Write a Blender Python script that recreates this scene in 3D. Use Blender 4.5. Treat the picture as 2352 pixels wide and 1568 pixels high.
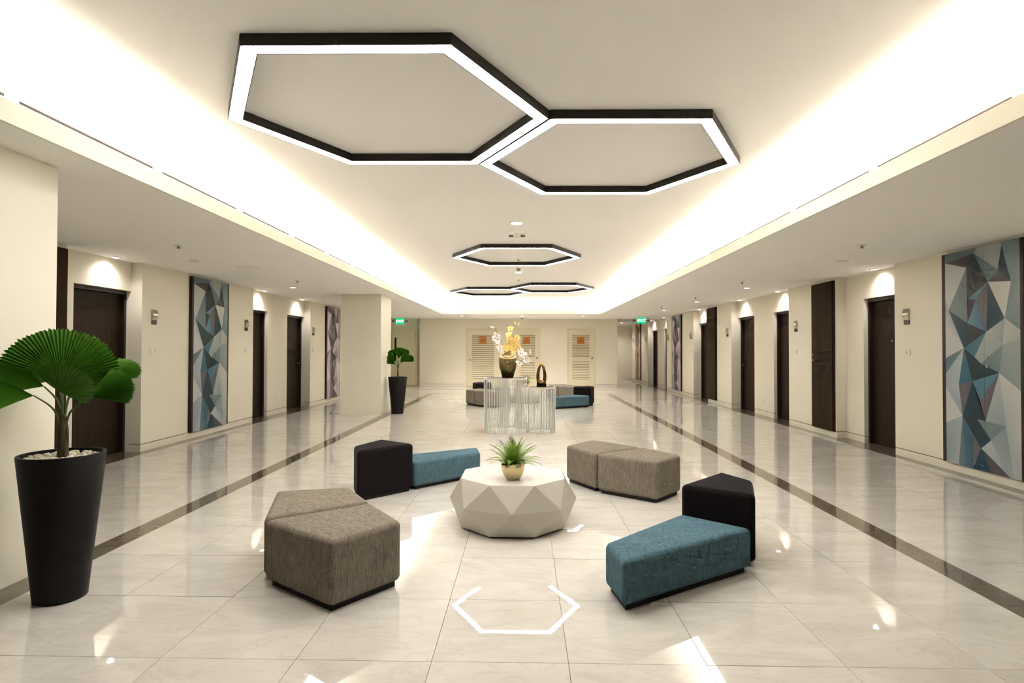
import bpy, bmesh, math, random
from mathutils import Vector, Matrix

for o in list(bpy.data.objects):
    bpy.data.objects.remove(o, do_unlink=True)
SC = bpy.context.scene
COL = SC.collection
PI = math.pi
rnd = random.Random(7)

# ------------------------------------------------------------------ camera
FPX = 1312.0
cam_d = bpy.data.cameras.new('camera')
cam_d.sensor_width = 36.0
cam_d.lens = FPX / 2352 * 36.0
cam_d.clip_start = 0.05
cam_d.clip_end = 100
cam = bpy.data.objects.new('camera', cam_d)
COL.objects.link(cam)
_p, _y, _r = math.radians(.8437), math.radians(1.1874), math.radians(.1428)
_fwd = Vector((-math.sin(_y), math.cos(_y), 0)); _rt = Vector((math.cos(_y), math.sin(_y), 0)); _up = Vector((0, 0, 1))
_f = _fwd * math.cos(_p) + _up * math.sin(_p)
_u = _up * math.cos(_p) - _fwd * math.sin(_p)
_r3 = _rt * math.cos(_r) + _u * math.sin(_r)
_u3 = _u * math.cos(_r) - _rt * math.sin(_r)
cam.matrix_world = Matrix(((_r3.x, _u3.x, -_f.x, 0), (_r3.y, _u3.y, -_f.y, 0), (_r3.z, _u3.z, -_f.z, 1.40), (0, 0, 0, 1)))
SC.camera = cam

# ------------------------------------------------------------------ world, light levels, exposure
world = bpy.data.worlds.new('world'); SC.world = world
world.use_nodes = True
world.node_tree.nodes['Background'].inputs[0].default_value = (1, .95, .88, 1)
world.node_tree.nodes['Background'].inputs[1].default_value = 0.02
SC.view_settings.view_transform = 'Standard'
SC.view_settings.look = 'None'
SC.view_settings.gamma = 1.0
SC.view_settings.use_curve_mapping = False
SC.view_settings.exposure = 0.2
COVE_E = 46.0           # LED strips in the cove
HEX_E = 31.0            # hexagon pendant diffusers
DOOR_W = 22.0           # downlights over the doors (watts)
CEIL_W = 150.0           # downlights in the high ceiling
FAR_W = 200.0
AISLE_W = 20.0
SC.cycles.max_bounces = 5
SC.cycles.diffuse_bounces = 4
SC.cycles.glossy_bounces = 3
SC.cycles.transmission_bounces = 4
SC.cycles.transparent_max_bounces = 8
SC.cycles.sample_clamp_indirect = 40.0
SC.cycles.caustics_reflective = False
SC.cycles.caustics_refractive = False
SC.cycles.use_denoising = True
SC.cycles.use_light_tree = False
SC.cycles.use_adaptive_sampling = True
SC.cycles.adaptive_threshold = 0.1
SC.cycles.adaptive_min_samples = 10

# ------------------------------------------------------------------ materials
def lin(c):
    c = c / 255.0
    return c / 12.92 if c <= .04045 else ((c + .055) / 1.055) ** 2.4
def rgb(r, g, b):
    return (lin(r), lin(g), lin(b), 1)
MATS = {}
def mat(name, col, rough=.6, metal=0, spec=.5, emit=None, estr=0, trans=0, coat=0, sheen=0, ior=1.45):
    m = bpy.data.materials.new(name); m.use_nodes = True
    b = m.node_tree.nodes['Principled BSDF']
    b.inputs['Base Color'].default_value = col
    b.inputs['Roughness'].default_value = rough
    b.inputs['Metallic'].default_value = metal
    b.inputs['Specular IOR Level'].default_value = spec
    b.inputs['IOR'].default_value = ior
    b.inputs['Transmission Weight'].default_value = trans
    b.inputs['Coat Weight'].default_value = coat
    b.inputs['Sheen Weight'].default_value = sheen
    if emit:
        b.inputs['Emission Color'].default_value = emit
        b.inputs['Emission Strength'].default_value = estr
    MATS[name] = m
    return m
def nt(m): return m.node_tree.nodes, m.node_tree.links
def add_noise_color(m, c1, c2, scale=(4, 4, 4), detail=4, lo=.35, hi=.65, bump=0, bscale=None, coord='Object', rough=.5):
    N, L = nt(m); b = N['Principled BSDF']
    tc = N.new('ShaderNodeTexCoord'); mp = N.new('ShaderNodeMapping'); mp.inputs['Scale'].default_value = scale
    L.new(tc.outputs[coord], mp.inputs['Vector'])
    n = N.new('ShaderNodeTexNoise'); n.inputs['Scale'].default_value = 1; n.inputs['Detail'].default_value = detail
    n.inputs['Roughness'].default_value = rough
    L.new(mp.outputs[0], n.inputs['Vector'])
    r = N.new('ShaderNodeValToRGB'); r.color_ramp.elements[0].position = lo; r.color_ramp.elements[1].position = hi
    r.color_ramp.elements[0].color = c1; r.color_ramp.elements[1].color = c2
    L.new(n.outputs['Fac'], r.inputs[0]); L.new(r.outputs[0], b.inputs['Base Color'])
    if bump:
        bp = N.new('ShaderNodeBump'); bp.inputs['Strength'].default_value = bump; bp.inputs['Distance'].default_value = .003
        L.new(n.outputs['Fac'], bp.inputs['Height']); L.new(bp.outputs[0], b.inputs['Normal'])
    return m

WALL = mat('wall_paint', rgb(226, 219, 196), .42, spec=.35)
add_noise_color(WALL, rgb(231, 225, 205), rgb(234, 228, 210), (1.2, 1.2, 1.2), 2, .3, .7)
CEIL = mat('ceiling_paint', rgb(236, 231, 220), .8, spec=.2)
add_noise_color(CEIL, rgb(248, 245, 239), rgb(250, 247, 242), (.8, .8, .8), 2, .3, .7)
BASE = mat('baseboard_paint', rgb(233, 227, 209), .35, spec=.4)
GROOVE = mat('groove_shadow_gap', rgb(120, 108, 84), .8)
LOUVB = mat('louvre_shade_backing', rgb(138, 124, 94), .8)
GROUT = mat('floor_grout', rgb(150, 138, 118), .8)
WOOD = mat('dark_veneer', rgb(66, 52, 36), .5, spec=.18)
add_noise_color(WOOD, rgb(43, 31, 19), rgb(56, 43, 28), (26, 26, 1.6), 5, .3, .7)
PANELWOOD = mat('dark_panel_laminate', rgb(78, 66, 48), .55, spec=.12)
add_noise_color(PANELWOOD, rgb(50, 36, 20), rgb(60, 45, 28), (18, 18, 1.2), 4, .3, .7)
FRAMEW = mat('dark_frame_wood', rgb(44, 29, 19), .4)
CHROME = mat('brushed_steel', rgb(190, 184, 172), .25, metal=1)
STEELW = mat('white_steel', rgb(226, 224, 218), .3, metal=.25, spec=.5)
DARKPL = mat('dark_plate', rgb(48, 36, 26), .3)
WHITEPL = mat('white_plastic', rgb(232, 226, 214), .4)
GREYPL = mat('grey_plastic', rgb(120, 110, 98), .5)
BRONZEF = mat('dark_bronze_aluminium', rgb(50, 47, 40), .45, metal=.3)
LED = mat('led_diffuser', (1, 1, 1, 1), .5, emit=(1, .985, .985, 1), estr=HEX_E)
COVEL = mat('cove_led', (1, 1, 1, 1), .5, emit=(1, .945, .86, 1), estr=COVE_E)
LAMP = mat('downlight_lens', (1, 1, 1, 1), .5, emit=(1, .95, .97, 1), estr=40)
LAMPHI = mat('downlight_lens_bright', (1, 1, 1, 1), .5, emit=(1, .97, .98, 1), estr=60)
SLOT = mat('diffuser_slot_black', rgb(40, 30, 24), .8)
TABLE = mat('table_lacquer', rgb(190, 184, 171), .38, spec=.45)
BLACKF = mat('black_felt', rgb(27, 22, 22), .95, spec=.08, sheen=.06)
PLINTH = mat('plinth_black', rgb(30, 22, 20), .6)
POT = mat('planter_charcoal', rgb(24, 22, 20), .5, spec=.3)
SOIL = mat('soil', rgb(52, 38, 26), .95)
PEB = mat('pebble_stone', rgb(206, 198, 172), .55)
add_noise_color(PEB, rgb(186, 178, 150), rgb(222, 214, 190), (9, 9, 9), 3, .3, .7, coord='Generated')
TRUNK = mat('palm_trunk', rgb(74, 62, 40), .9)
add_noise_color(TRUNK, rgb(44, 34, 20), rgb(96, 88, 56), (60, 60, 8), 4, .3, .7, bump=.6)
STALK = mat('palm_stalk', rgb(84, 98, 48), .6)
GOLD = mat('pot_gold', rgb(222, 204, 160), .22, metal=.95)
FERN = mat('fern_green', rgb(104, 148, 52), .5)
add_noise_color(FERN, rgb(84, 122, 34), rgb(146, 176, 66), (14, 14, 14), 2, .3, .7)
DOORP = mat('cream_door_paint', rgb(222, 213, 182), .4)
SIGNO = mat('sign_orange', rgb(196, 122, 52), .5)
SIGNT = mat('sign_lettering', rgb(96, 56, 24), .6)
EXITG = mat('exit_green', rgb(0, 120, 78), .4, emit=rgb(0, 190, 120), estr=1.1)
EXITL = mat('exit_lettering_glow', rgb(235, 255, 245), .4, emit=rgb(150, 255, 214), estr=3.2)
BLUEH = mat('bud_white', rgb(246, 243, 232), .5)
STEMB = mat('orchid_stem', rgb(70, 66, 38), .6)
TWIG = mat('twig', rgb(146, 134, 84), .7)
PETW = mat('petal_white', rgb(250, 247, 238), .5)
PETY = mat('petal_yellow', rgb(250, 220, 130), .5)
LIPO = mat('petal_lip_orange', rgb(214, 140, 44), .5)
LIPM = mat('petal_lip_maroon', rgb(150, 92, 84), .5)
BRONZE = mat('bronze_glaze', rgb(150, 104, 48), .13, metal=.9)
add_noise_color(BRONZE, rgb(66, 40, 20), rgb(180, 136, 78), (9, 9, 6), 3, .35, .65)
MARBLEK = mat('black_marble', rgb(34, 24, 20), .12)
add_noise_color(MARBLEK, rgb(24, 17, 14), rgb(92, 72, 60), (20, 20, 20), 5, .55, .85)

def leaf_mat(name, c1, c2):
    m = mat(name, c1, .42, spec=.4)
    N, L = nt(m); b = N['Principled BSDF']
    add_noise_color(m, c1, c2, (3, 3, 3), 3, .3, .7)
    b.inputs['Transmission Weight'].default_value = 0
    b.inputs['Subsurface Weight'].default_value = 0
    return m
LEAF = leaf_mat('palm_leaf', rgb(50, 96, 10), rgb(78, 128, 24))

def fabric(name, dark, mid, light, scale=1.0):
    m = mat(name, mid, .95, spec=.15, sheen=.0)
    N, L = nt(m); b = N['Principled BSDF']
    tc = N.new('ShaderNodeTexCoord')
    outs = []
    for sc, wt in (((48, 48, 330), .36), ((330, 22, 16), .32), ((22, 330, 16), .32)):
        mp = N.new('ShaderNodeMapping'); mp.inputs['Scale'].default_value = tuple(q * scale for q in sc)
        L.new(tc.outputs['Object'], mp.inputs['Vector'])
        n = N.new('ShaderNodeTexNoise'); n.inputs['Scale'].default_value = 1; n.inputs['Detail'].default_value = 2
        L.new(mp.outputs[0], n.inputs['Vector'])
        mu = N.new('ShaderNodeMath'); mu.operation = 'MULTIPLY'; mu.inputs[1].default_value = wt * 2
        L.new(n.outputs['Fac'], mu.inputs[0]); outs.append(mu)
    n3 = N.new('ShaderNodeTexNoise'); n3.inputs['Scale'].default_value = 9; n3.inputs['Detail'].default_value = 3
    L.new(tc.outputs['Object'], n3.inputs['Vector'])
    ad = N.new('ShaderNodeMath'); ad.operation = 'ADD'
    ad0 = N.new('ShaderNodeMath'); ad0.operation = 'ADD'
    L.new(outs[0].outputs[0], ad0.inputs[0]); L.new(outs[1].outputs[0], ad0.inputs[1])
    L.new(ad0.outputs[0], ad.inputs[0]); L.new(outs[2].outputs[0], ad.inputs[1])
    ad2 = N.new('ShaderNodeMath'); ad2.operation = 'MULTIPLY_ADD'; ad2.inputs[1].default_value = .25; 
    L.new(n3.outputs['Fac'], ad2.inputs[0]); L.new(ad.outputs[0], ad2.inputs[2])
    mr = N.new('ShaderNodeMapRange'); mr.inputs['From Min'].default_value = .82; mr.inputs['From Max'].default_value = 1.43
    L.new(ad2.outputs[0], mr.inputs['Value'])
    r = N.new('ShaderNodeValToRGB'); r.color_ramp.elements[0].color = dark; r.color_ramp.elements[1].color = light
    e = r.color_ramp.elements.new(.5); e.color = mid
    L.new(mr.outputs[0], r.inputs[0]); L.new(r.outputs[0], b.inputs['Base Color'])
    bp = N.new('ShaderNodeBump'); bp.inputs['Strength'].default_value = .25; bp.inputs['Distance'].default_value = .002
    L.new(ad.outputs[0], bp.inputs['Height']); L.new(bp.outputs[0], b.inputs['Normal'])
    return m
GREYFAB = fabric('grey_linen', rgb(94, 86, 74), rgb(124, 115, 101), rgb(150, 141, 126))
BLUEFAB = fabric('teal_linen', rgb(56, 80, 90), rgb(78, 106, 116), rgb(102, 128, 136))

def marble(name, base, cloud, vein, grey):
    m = mat(name, base, .015, spec=.5, ior=1.72)
    N, L = nt(m); b = N['Principled BSDF']
    geo = N.new('ShaderNodeNewGeometry'); oi = N.new('ShaderNodeObjectInfo')
    mul = N.new('ShaderNodeMath'); mul.operation = 'MULTIPLY'; mul.inputs[1].default_value = 57.0
    L.new(oi.outputs['Random'], mul.inputs[0])
    add = N.new('ShaderNodeVectorMath'); add.operation = 'ADD'
    L.new(geo.outputs['Position'], add.inputs[0]); L.new(mul.outputs[0], add.inputs[1])
    mp = N.new('ShaderNodeMapping'); mp.inputs['Rotation'].default_value = (0, 0, .35); mp.inputs['Scale'].default_value = (1.0, 2.6, 1)
    L.new(add.outputs[0], mp.inputs['Vector'])
    n1 = N.new('ShaderNodeTexNoise'); n1.inputs['Scale'].default_value = 1.5; n1.inputs['Detail'].default_value = 7; n1.inputs['Distortion'].default_value = 1.1
    n1.inputs['Roughness'].default_value = .58
    L.new(mp.outputs[0], n1.inputs['Vector'])
    r1 = N.new('ShaderNodeValToRGB'); r1.color_ramp.elements[0].position = .3; r1.color_ramp.elements[1].position = .68
    r1.color_ramp.elements[0].color = cloud; r1.color_ramp.elements[1].color = base
    L.new(n1.outputs['Fac'], r1.inputs[0])
    n2 = N.new('ShaderNodeTexNoise'); n2.inputs['Scale'].default_value = 2.2; n2.inputs['Detail'].default_value = 9; n2.inputs['Distortion'].default_value = 1.8
    L.new(mp.outputs[0], n2.inputs['Vector'])
    r2 = N.new('ShaderNodeValToRGB')
    r2.color_ramp.elements[0].position = .47; r2.color_ramp.elements[0].color = (0, 0, 0, 1)
    r2.color_ramp.elements[1].position = .53; r2.color_ramp.elements[1].color = (0, 0, 0, 1)
    e = r2.color_ramp.elements.new(.5); e.color = (1, 1, 1, 1)
    L.new(n2.outputs['Fac'], r2.inputs[0])
    fm = N.new('ShaderNodeMath'); fm.operation = 'MULTIPLY'; fm.inputs[1].default_value = grey
    L.new(r2.outputs[0], fm.inputs[0])
    mx = N.new('ShaderNodeMix'); mx.data_type = 'RGBA'
    L.new(fm.outputs[0], mx.inputs['Factor']); L.new(r1.outputs[0], mx.inputs['A']); mx.inputs['B'].default_value = vein
    L.new(mx.outputs['Result'], b.inputs['Base Color'])
    n3 = N.new('ShaderNodeTexNoise'); n3.inputs['Scale'].default_value = 7; n3.inputs['Detail'].default_value = 2
    L.new(add.outputs[0], n3.inputs['Vector'])
    bp = N.new('ShaderNodeBump'); bp.inputs['Strength'].default_value = .014; bp.inputs['Distance'].default_value = .001
    L.new(n3.outputs['Fac'], bp.inputs['Height']); L.new(bp.outputs[0], b.inputs['Normal'])
    return m
TILE = marble('polished_marble', rgb(216, 211, 201), rgb(198, 192, 181), rgb(172, 164, 150), .25)
BORDER = marble('border_stone', rgb(122, 110, 92), rgb(108, 97, 80), rgb(98, 86, 70), .3)

def vase_mat():
    m = mat('smoked_gold_glass', rgb(150, 116, 56), .07, metal=.75)
    N, L = nt(m); b = N['Principled BSDF']
    tc = N.new('ShaderNodeTexCoord'); sx = N.new('ShaderNodeSeparateXYZ'); L.new(tc.outputs['Generated'], sx.inputs[0])
    r = N.new('ShaderNodeValToRGB')
    r.color_ramp.elements[0].position = .08; r.color_ramp.elements[0].color = rgb(58, 48, 26)
    r.color_ramp.elements[1].position = .8; r.color_ramp.elements[1].color = rgb(196, 170, 112)
    e = r.color_ramp.elements.new(.38); e.color = rgb(118, 104, 66)
    L.new(sx.outputs['Z'], r.inputs[0]); L.new(r.outputs[0], b.inputs['Base Color'])
    return m
VASE = vase_mat()
def glass_mat():
    m = mat('smoked_glass_top', rgb(120, 110, 98), .03, trans=.85, ior=1.3)
    return m
SMOKED = glass_mat()
def attr_mat(name, rough=.35):
    m = mat(name, (1, 1, 1, 1), rough, spec=.3)
    N, L = nt(m); a = N.new('ShaderNodeVertexColor'); a.layer_name = 'print'
    L.new(a.outputs['Color'], N['Principled BSDF'].inputs['Base Color'])
    return m
PRINT = attr_mat('facet_print')

for _m in (LAMP, LAMPHI, EXITG, EXITL):
    _m.cycles.emission_sampling = 'NONE'

# ------------------------------------------------------------------ mesh helpers
class MB:
    def __init__(self): self.v = []; self.f = []
    def box(self, x0, x1, y0, y1, z0, z1):
        n = len(self.v)
        self.v += [(x0, y0, z0), (x1, y0, z0), (x1, y1, z0), (x0, y1, z0), (x0, y0, z1), (x1, y0, z1), (x1, y1, z1), (x0, y1, z1)]
        self.f += [tuple(n + i for i in q) for q in ((0, 3, 2, 1), (4, 5, 6, 7), (0, 1, 5, 4), (1, 2, 6, 5), (2, 3, 7, 6), (3, 0, 4, 7))]
        return self
    def prism(self, poly, z0, z1):
        n = len(self.v); k = len(poly)
        self.v += [(x, y, z0) for x, y in poly] + [(x, y, z1) for x, y in poly]
        self.f.append(tuple(n + i for i in reversed(range(k)))); self.f.append(tuple(n + k + i for i in range(k)))
        for i in range(k):
            j = (i + 1) % k; self.f.append((n + i, n + j, n + k + j, n + k + i))
        return self
    def ring(self, outer, inner, z0, z1):
        n = len(self.v); k = len(outer)
        for p, z in ((outer, z0), (inner, z0), (outer, z1), (inner, z1)): self.v += [(x, y, z) for x, y in p]
        for i in range(k):
            j = (i + 1) % k
            self.f += [(n + i, n + k + i, n + k + j, n + j), (n + 2 * k + i, n + 2 * k + j, n + 3 * k + j, n + 3 * k + i),
                       (n + i, n + j, n + 2 * k + j, n + 2 * k + i), (n + k + i, n + 3 * k + i, n + 3 * k + j, n + k + j)]
        return self
    def tube(self, pts, radii, seg=8, cap=True):
        pts = [Vector(p) for p in pts]; n = len(self.v)
        if not isinstance(radii, (list, tuple)): radii = [radii] * len(pts)
        ref = None
        for i, p in enumerate(pts):
            d = (pts[min(i + 1, len(pts) - 1)] - pts[max(i - 1, 0)]).normalized()
            if ref is None:
                ref = Vector((0, 0, 1)) if abs(d.z) < .9 else Vector((1, 0, 0))
            a = d.cross(ref).normalized(); b = d.cross(a).normalized(); ref = -b if False else ref
            for s in range(seg):
                t = 2 * PI * s / seg
                self.v.append(tuple(p + (a * math.cos(t) + b * math.sin(t)) * radii[i]))
        for i in range(len(pts) - 1):
            for s in range(seg):
                s2 = (s + 1) % seg
                self.f.append((n + i * seg + s, n + i * seg + s2, n + (i + 1) * seg + s2, n + (i + 1) * seg + s))
        if cap:
            self.f.append(tuple(n + s for s in reversed(range(seg))))
            self.f.append(tuple(n + (len(pts) - 1) * seg + s for s in range(seg)))
        return self
    def lathe(self, prof, seg=24, c=(0, 0, 0), cap_b=True, cap_t=True, mod=None):
        n = len(self.v); m = len(prof)
        for r, z in prof:
            for s in range(seg):
                t = 2 * PI * s / seg; rr = r * (mod(t, z) if mod else 1)
                self.v.append((c[0] + rr * math.cos(t), c[1] + rr * math.sin(t), c[2] + z))
        for i in range(m - 1):
            for s in range(seg):
                s2 = (s + 1) % seg
                self.f.append((n + i * seg + s, n + i * seg + s2, n + (i + 1) * seg + s2, n + (i + 1) * seg + s))
        if cap_b: self.f.append(tuple(n + s for s in reversed(range(seg))))
        if cap_t: self.f.append(tuple(n + (m - 1) * seg + s for s in range(seg)))
        return self
    def quad(self, a, b, c, d):
        n = len(self.v); self.v += [tuple(a), tuple(b), tuple(c), tuple(d)]; self.f.append((n, n + 1, n + 2, n + 3)); return self
    def tri(self, a, b, c):
        n = len(self.v); self.v += [tuple(a), tuple(b), tuple(c)]; self.f.append((n, n + 1, n + 2)); return self
    def mesh(self, name, smooth=False):
        me = bpy.data.meshes.new(name); me.from_pydata(self.v, [], self.f); me.update()
        if smooth: me.shade_smooth()
        return me
    def build(self, name, m, parent=None, smooth=False, loc=None, sharp=None):
        me = self.mesh(name, smooth); me.materials.append(m)
        if smooth and sharp: me.set_sharp_from_angle(angle=math.radians(sharp))
        return put(name, me, parent, loc)

def put(name, me, parent=None, loc=None, rot=None):
    o = bpy.data.objects.new(name, me); COL.objects.link(o)
    if loc is not None: o.location = loc
    if rot is not None: o.rotation_euler = rot
    if parent is not None: o.parent = parent
    return o
def empty(name, loc=(0, 0, 0), rz=0):
    o = bpy.data.objects.new(name, None); COL.objects.link(o); o.location = loc; o.rotation_euler = (0, 0, rz); o.empty_display_size = .1
    return o
def tag(o, label=None, cat=None, group=None, kind=None):
    if label: o['label'] = label
    if cat: o['category'] = cat
    if group: o['group'] = group
    if kind: o['kind'] = kind
    return o
def copy_tree(o, parent=None):
    c = o.copy(); COL.objects.link(c); c.parent = parent
    for ch in list(o.children): copy_tree(ch, c)
    return c
def bevel(o, w, seg=4, ang=30):
    b = o.modifiers.new('bevel', 'BEVEL'); b.width = w; b.segments = seg; b.limit_method = 'ANGLE'; b.angle_limit = math.radians(ang)
    wn = o.modifiers.new('normals', 'WEIGHTED_NORMAL'); wn.keep_sharp = False; wn.weight = 100
    return o
def text_mesh(txt, size, name='lettering', ext=.002, spacing=1.0, bold=0.0):
    cu = bpy.data.curves.new(name, 'FONT'); cu.body = txt; cu.size = size; cu.extrude = ext; cu.align_x = 'CENTER'; cu.align_y = 'CENTER'
    cu.space_character = spacing; cu.offset = bold
    t = bpy.data.objects.new(name, cu); COL.objects.link(t)
    dg = bpy.context.evaluated_depsgraph_get(); dg.update()
    me = bpy.data.meshes.new_from_object(t.evaluated_get(dg)); me.name = name
    bpy.data.objects.remove(t, do_unlink=True)
    return me

# ------------------------------------------------------------------ room numbers
XL, XR = -5.22, 5.03            # main wall faces
RL, RR = -5.375, 5.19           # alcove recess faces
ZS, ZC = 2.58, 3.07             # low soffit, high ceiling
YB, YF = -10.0, 21.65            # back wall, far wall
LIPL, LIPR, LIPF, LIPN = -2.696, 2.506, 18.71, -1.6
ZL = 2.70                       # top of the cove lip
DH = 2.19                       # door opening height

# ------------------------------------------------------------------ ceiling
ceil = MB()
ceil.box(-3.2, 3.0, YB, 19.3, ZC, ZC + .05)
ceiling = ceil.build('ceiling', CEIL); tag(ceiling, kind='structure')
s = MB()
t = .022
s.box(-5.9, LIPL - t, YB, 28.5, ZS, ZS + .012)
s.box(LIPR + t, 5.8, YB, 28.5, ZS, ZS + .012)
s.box(LIPL - t, LIPR + t, LIPF + t, 28.5, ZS, ZS + .012)
s.box(LIPL - t, LIPR + t, YB, LIPN - t, ZS, ZS + .012)
s.build('soffit', CEIL, ceiling)
s = MB(); t = .022
s.box(LIPL - t, LIPL, LIPN - t, LIPF + t, ZS, ZL); s.box(LIPR, LIPR + t, LIPN - t, LIPF + t, ZS, ZL)
s.box(LIPL, LIPR, LIPF, LIPF + t, ZS, ZL); s.box(LIPL, LIPR, LIPN - t, LIPN, ZS, ZL)
s.build('cove_lip', WALL, ceiling)
CBL, CBR, CBF, CBN = -3.05, 2.86, 19.06, -1.95
s = MB()
s.box(CBL - .05, CBL, YB, CBF + .05, ZS + .012, ZC); s.box(CBR, CBR + .05, YB, CBF + .05, ZS + .012, ZC)
s.box(CBL, CBR, CBF, CBF + .05, ZS + .012, ZC); s.box(CBL, CBR, CBN - .05, CBN, ZS + .012, ZC)
s.build('cove_back', CEIL, ceiling)
# LED strips lying on the cove shelf behind the lip
def strip(name, x0, x1, y0, y1, label):
    o = MB().box(x0, x1, y0, y1, ZS + .012, ZS + .024).build(name, COVEL)
    tag(o, label, 'cove light')
SD = .085; SWD = .065
strip('cove_light_strip', LIPL - t - SD - SWD, LIPL - t - SD, 2.35, LIPF, 'warm LED strip hidden in the ceiling cove along the left side')
strip('cove_light_strip', LIPR + t + SD, LIPR + t + SD + SWD, 1.2, LIPF, 'warm LED strip hidden in the ceiling cove along the right side')
strip('cove_light_strip', LIPL - t - SD, LIPR + t + SD, LIPF + t + SD, LIPF + t + SD + SWD, 'warm LED strip hidden in the far end of the ceiling cove')
# linear slot diffusers on the cove back walls
def slot_mesh(L):
    m = MB(); m.box(-.014, 0, 0, L, 0, .03); return m
sl_me = {}
def slots(x, sgn, starts, side):
    for i, (a, b_) in enumerate(starts):
        e = empty('slot_diffuser', (x, a, 2.872))
        nth = ['nearest', 'second', 'third', 'fourth', 'fifth', 'sixth', 'seventh', 'eighth', 'ninth', 'tenth', 'eleventh', 'twelfth'][i]
        tag(e, f'black linear air slot in the cove, {nth} along the {side} side', 'air diffuser', 'air slots in the ceiling cove')
        L = b_ - a
        fr = MB(); w = .006
        fr.box(0, sgn * .010, 0, L, -.012, 0) if sgn > 0 else fr.box(sgn * .010, 0, 0, L, -.012, 0)
        (fr.box(0, .010, 0, L, .026, .04) if sgn > 0 else fr.box(-.010, 0, 0, L, .026, .04))
        fr.build('frame', CEIL, e)
        sm = MB(); sm.box(min(0, sgn * .003), max(0, sgn * .003), .01, L - .01, -.002, .022); sm.build('slot', SLOT, e)
slots(CBL, 1, [(2.0, 3.272), (3.356, 4.614), (4.721, 5.973), (6.095, 7.333), (7.473, 8.683), (8.839, 10.04), (10.19, 11.4), (11.55, 12.76), (12.9, 14.1), (14.25, 15.5)], 'left')
slots(CBR, -1, [(3.38, 4.673), (4.766, 6.052), (6.16, 7.45), (7.55, 8.9), (9.0, 10.28), (10.4, 11.65), (11.8, 13.0), (13.15, 14.4), (14.55, 15.8)], 'right')

# ------------------------------------------------------------------ walls with door alcoves
doors = []   # (side, y0, y1, handle_at)
def wall_side(name, sx, face, rec, alcoves, y0, y1):
    """alcoves: (ya, yb, [(d0, d1), ...]); sx = -1 for the left wall, +1 for the right one"""
    m = MB(); back = face + sx * .62
    def bx(xa, xb, *r):
        m.box(min(xa, xb), max(xa, xb), *r)
    bb = MB(); gr = MB()
    def base(xf, ya, yb):
        bb.box(min(xf, xf + sx * .049), max(xf, xf + sx * .049), ya, yb, 0, .094)
        gr.box(min(xf + sx * .006, xf + sx * .049), max(xf + sx * .006, xf + sx * .049), ya + .001, yb - .001, .0945, .1035)
    cur = y0
    for ya, yb, ds in alcoves:
        bx(face, back, cur, ya, .104, ZS); bx(face + sx * .05, back, cur, ya, 0, .104); base(face, cur, ya)
        c2 = ya
        for d0, d1 in ds:
            if d0 > c2 + .001:
                bx(rec, back, c2, d0, .104, ZS); bx(rec + sx * .05, back, c2, d0, 0, .104); base(rec, c2, d0)
            bx(rec, back, d0, d1, DH, ZS)
            bx(rec + sx * .26, back, d0, d1, 0, DH)
            c2 = d1
        if yb > c2 + .001:
            bx(rec, back, c2, yb, .104, ZS); bx(rec + sx * .05, back, c2, yb, 0, .104); base(rec, c2, yb)
        # baseboard on the far return
        bb.box(min(face + sx * .002, rec), max(face + sx * .002, rec), yb - .002, yb - .0002, 0, .094)
        gr.box(min(face + sx * .003, rec), max(face + sx * .003, rec), yb - .001, yb - .0002, .094, .104)
        cur = yb
    bx(face, back, cur, y1, .104, ZS); bx(face + sx * .05, back, cur, y1, 0, .104); base(face, cur, y1)
    w = m.build(name, WALL); tag(w, kind='structure')
    b = bb.build('baseboard_' + name.split('_')[1], BASE); tag(b, kind='structure')
    gr.build('shadow_gap', GROOVE, b)
AL = [(6.40, 7.695, [(6.70, 7.695)]), (10.905, 13.857, [(10.905, 11.864), (12.86, 13.857)])]
AR = [(7.851, 9.302, [(7.851, 8.83)]), (10.949, 13.951, [(10.949, 11.97), (12.97, 13.951)]), (15.72, 17.041, [(16.05, 17.041)]),
      (20.244, 23.284, [(20.244, 21.27), (22.29, 23.284)])]
wall_side('wall_left', -1, XL, RL, AL, YB, 22.0)
wall_side('wall_right', 1, XR, RR, AR, YB, 26.53)

# far wall, its left recess and the far right corridor
fw = MB()
fw.box(-3.94, 3.53, YF, YF + .3, .104, ZS); fw.box(-3.94, 3.53, YF + .03, YF + .3, 0, .104)
fw.box(-3.94, -3.08, YF - .012, YF, .104, ZS)
w = fw.build('wall_far', WALL); tag(w, kind='structure')
bb = MB(); EEx = (-2.14, -.96); TEx = (-.24, .58); IDx = (1.69, 2.66)
segs = [(-3.94, -3.08, YF - .012), (-3.08, EEx[0] - .05, YF), (EEx[1] + .05, TEx[0] - .05, YF), (TEx[1] + .05, IDx[0] - .05, YF), (IDx[1] + .05, 3.53, YF)]
gr = MB()
for a, b_, yy in segs:
    bb.box(a, b_, yy, yy + .045, 0, .094); gr.box(a, b_, yy + .006, yy + .045, .094, .104)
b = bb.build('baseboard_far', BASE); tag(b, kind='structure'); gr.build('shadow_gap', GROOVE, b)
fw = MB(); fw.box(-5.84, -3.94, 21.95, 22.25, 0, ZS); fw.box(-3.96, -3.94, YF, 22.25, 0, ZS)
w = fw.build('wall_far_left', WALL); tag(w, kind='structure')
bb = MB(); bb.box(-4.08, -3.962, 21.94, 21.95, 0, .094); b = bb.build('baseboard_far_left', BASE); tag(b, kind='structure')
cw = MB(); cw.box(3.40, 3.53, YF + .3, 27.6, 0, ZS); w = cw.build('wall_corridor', WALL); tag(w, kind='structure')
cw = MB(); cw.box(3.4, 5.9, 27.6, 27.8, 0, ZS); cw.box(5.19, 5.65, 26.53, 27.6, 0, ZS); w = cw.build('wall_corridor_end', WALL); tag(w, kind='structure')
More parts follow.
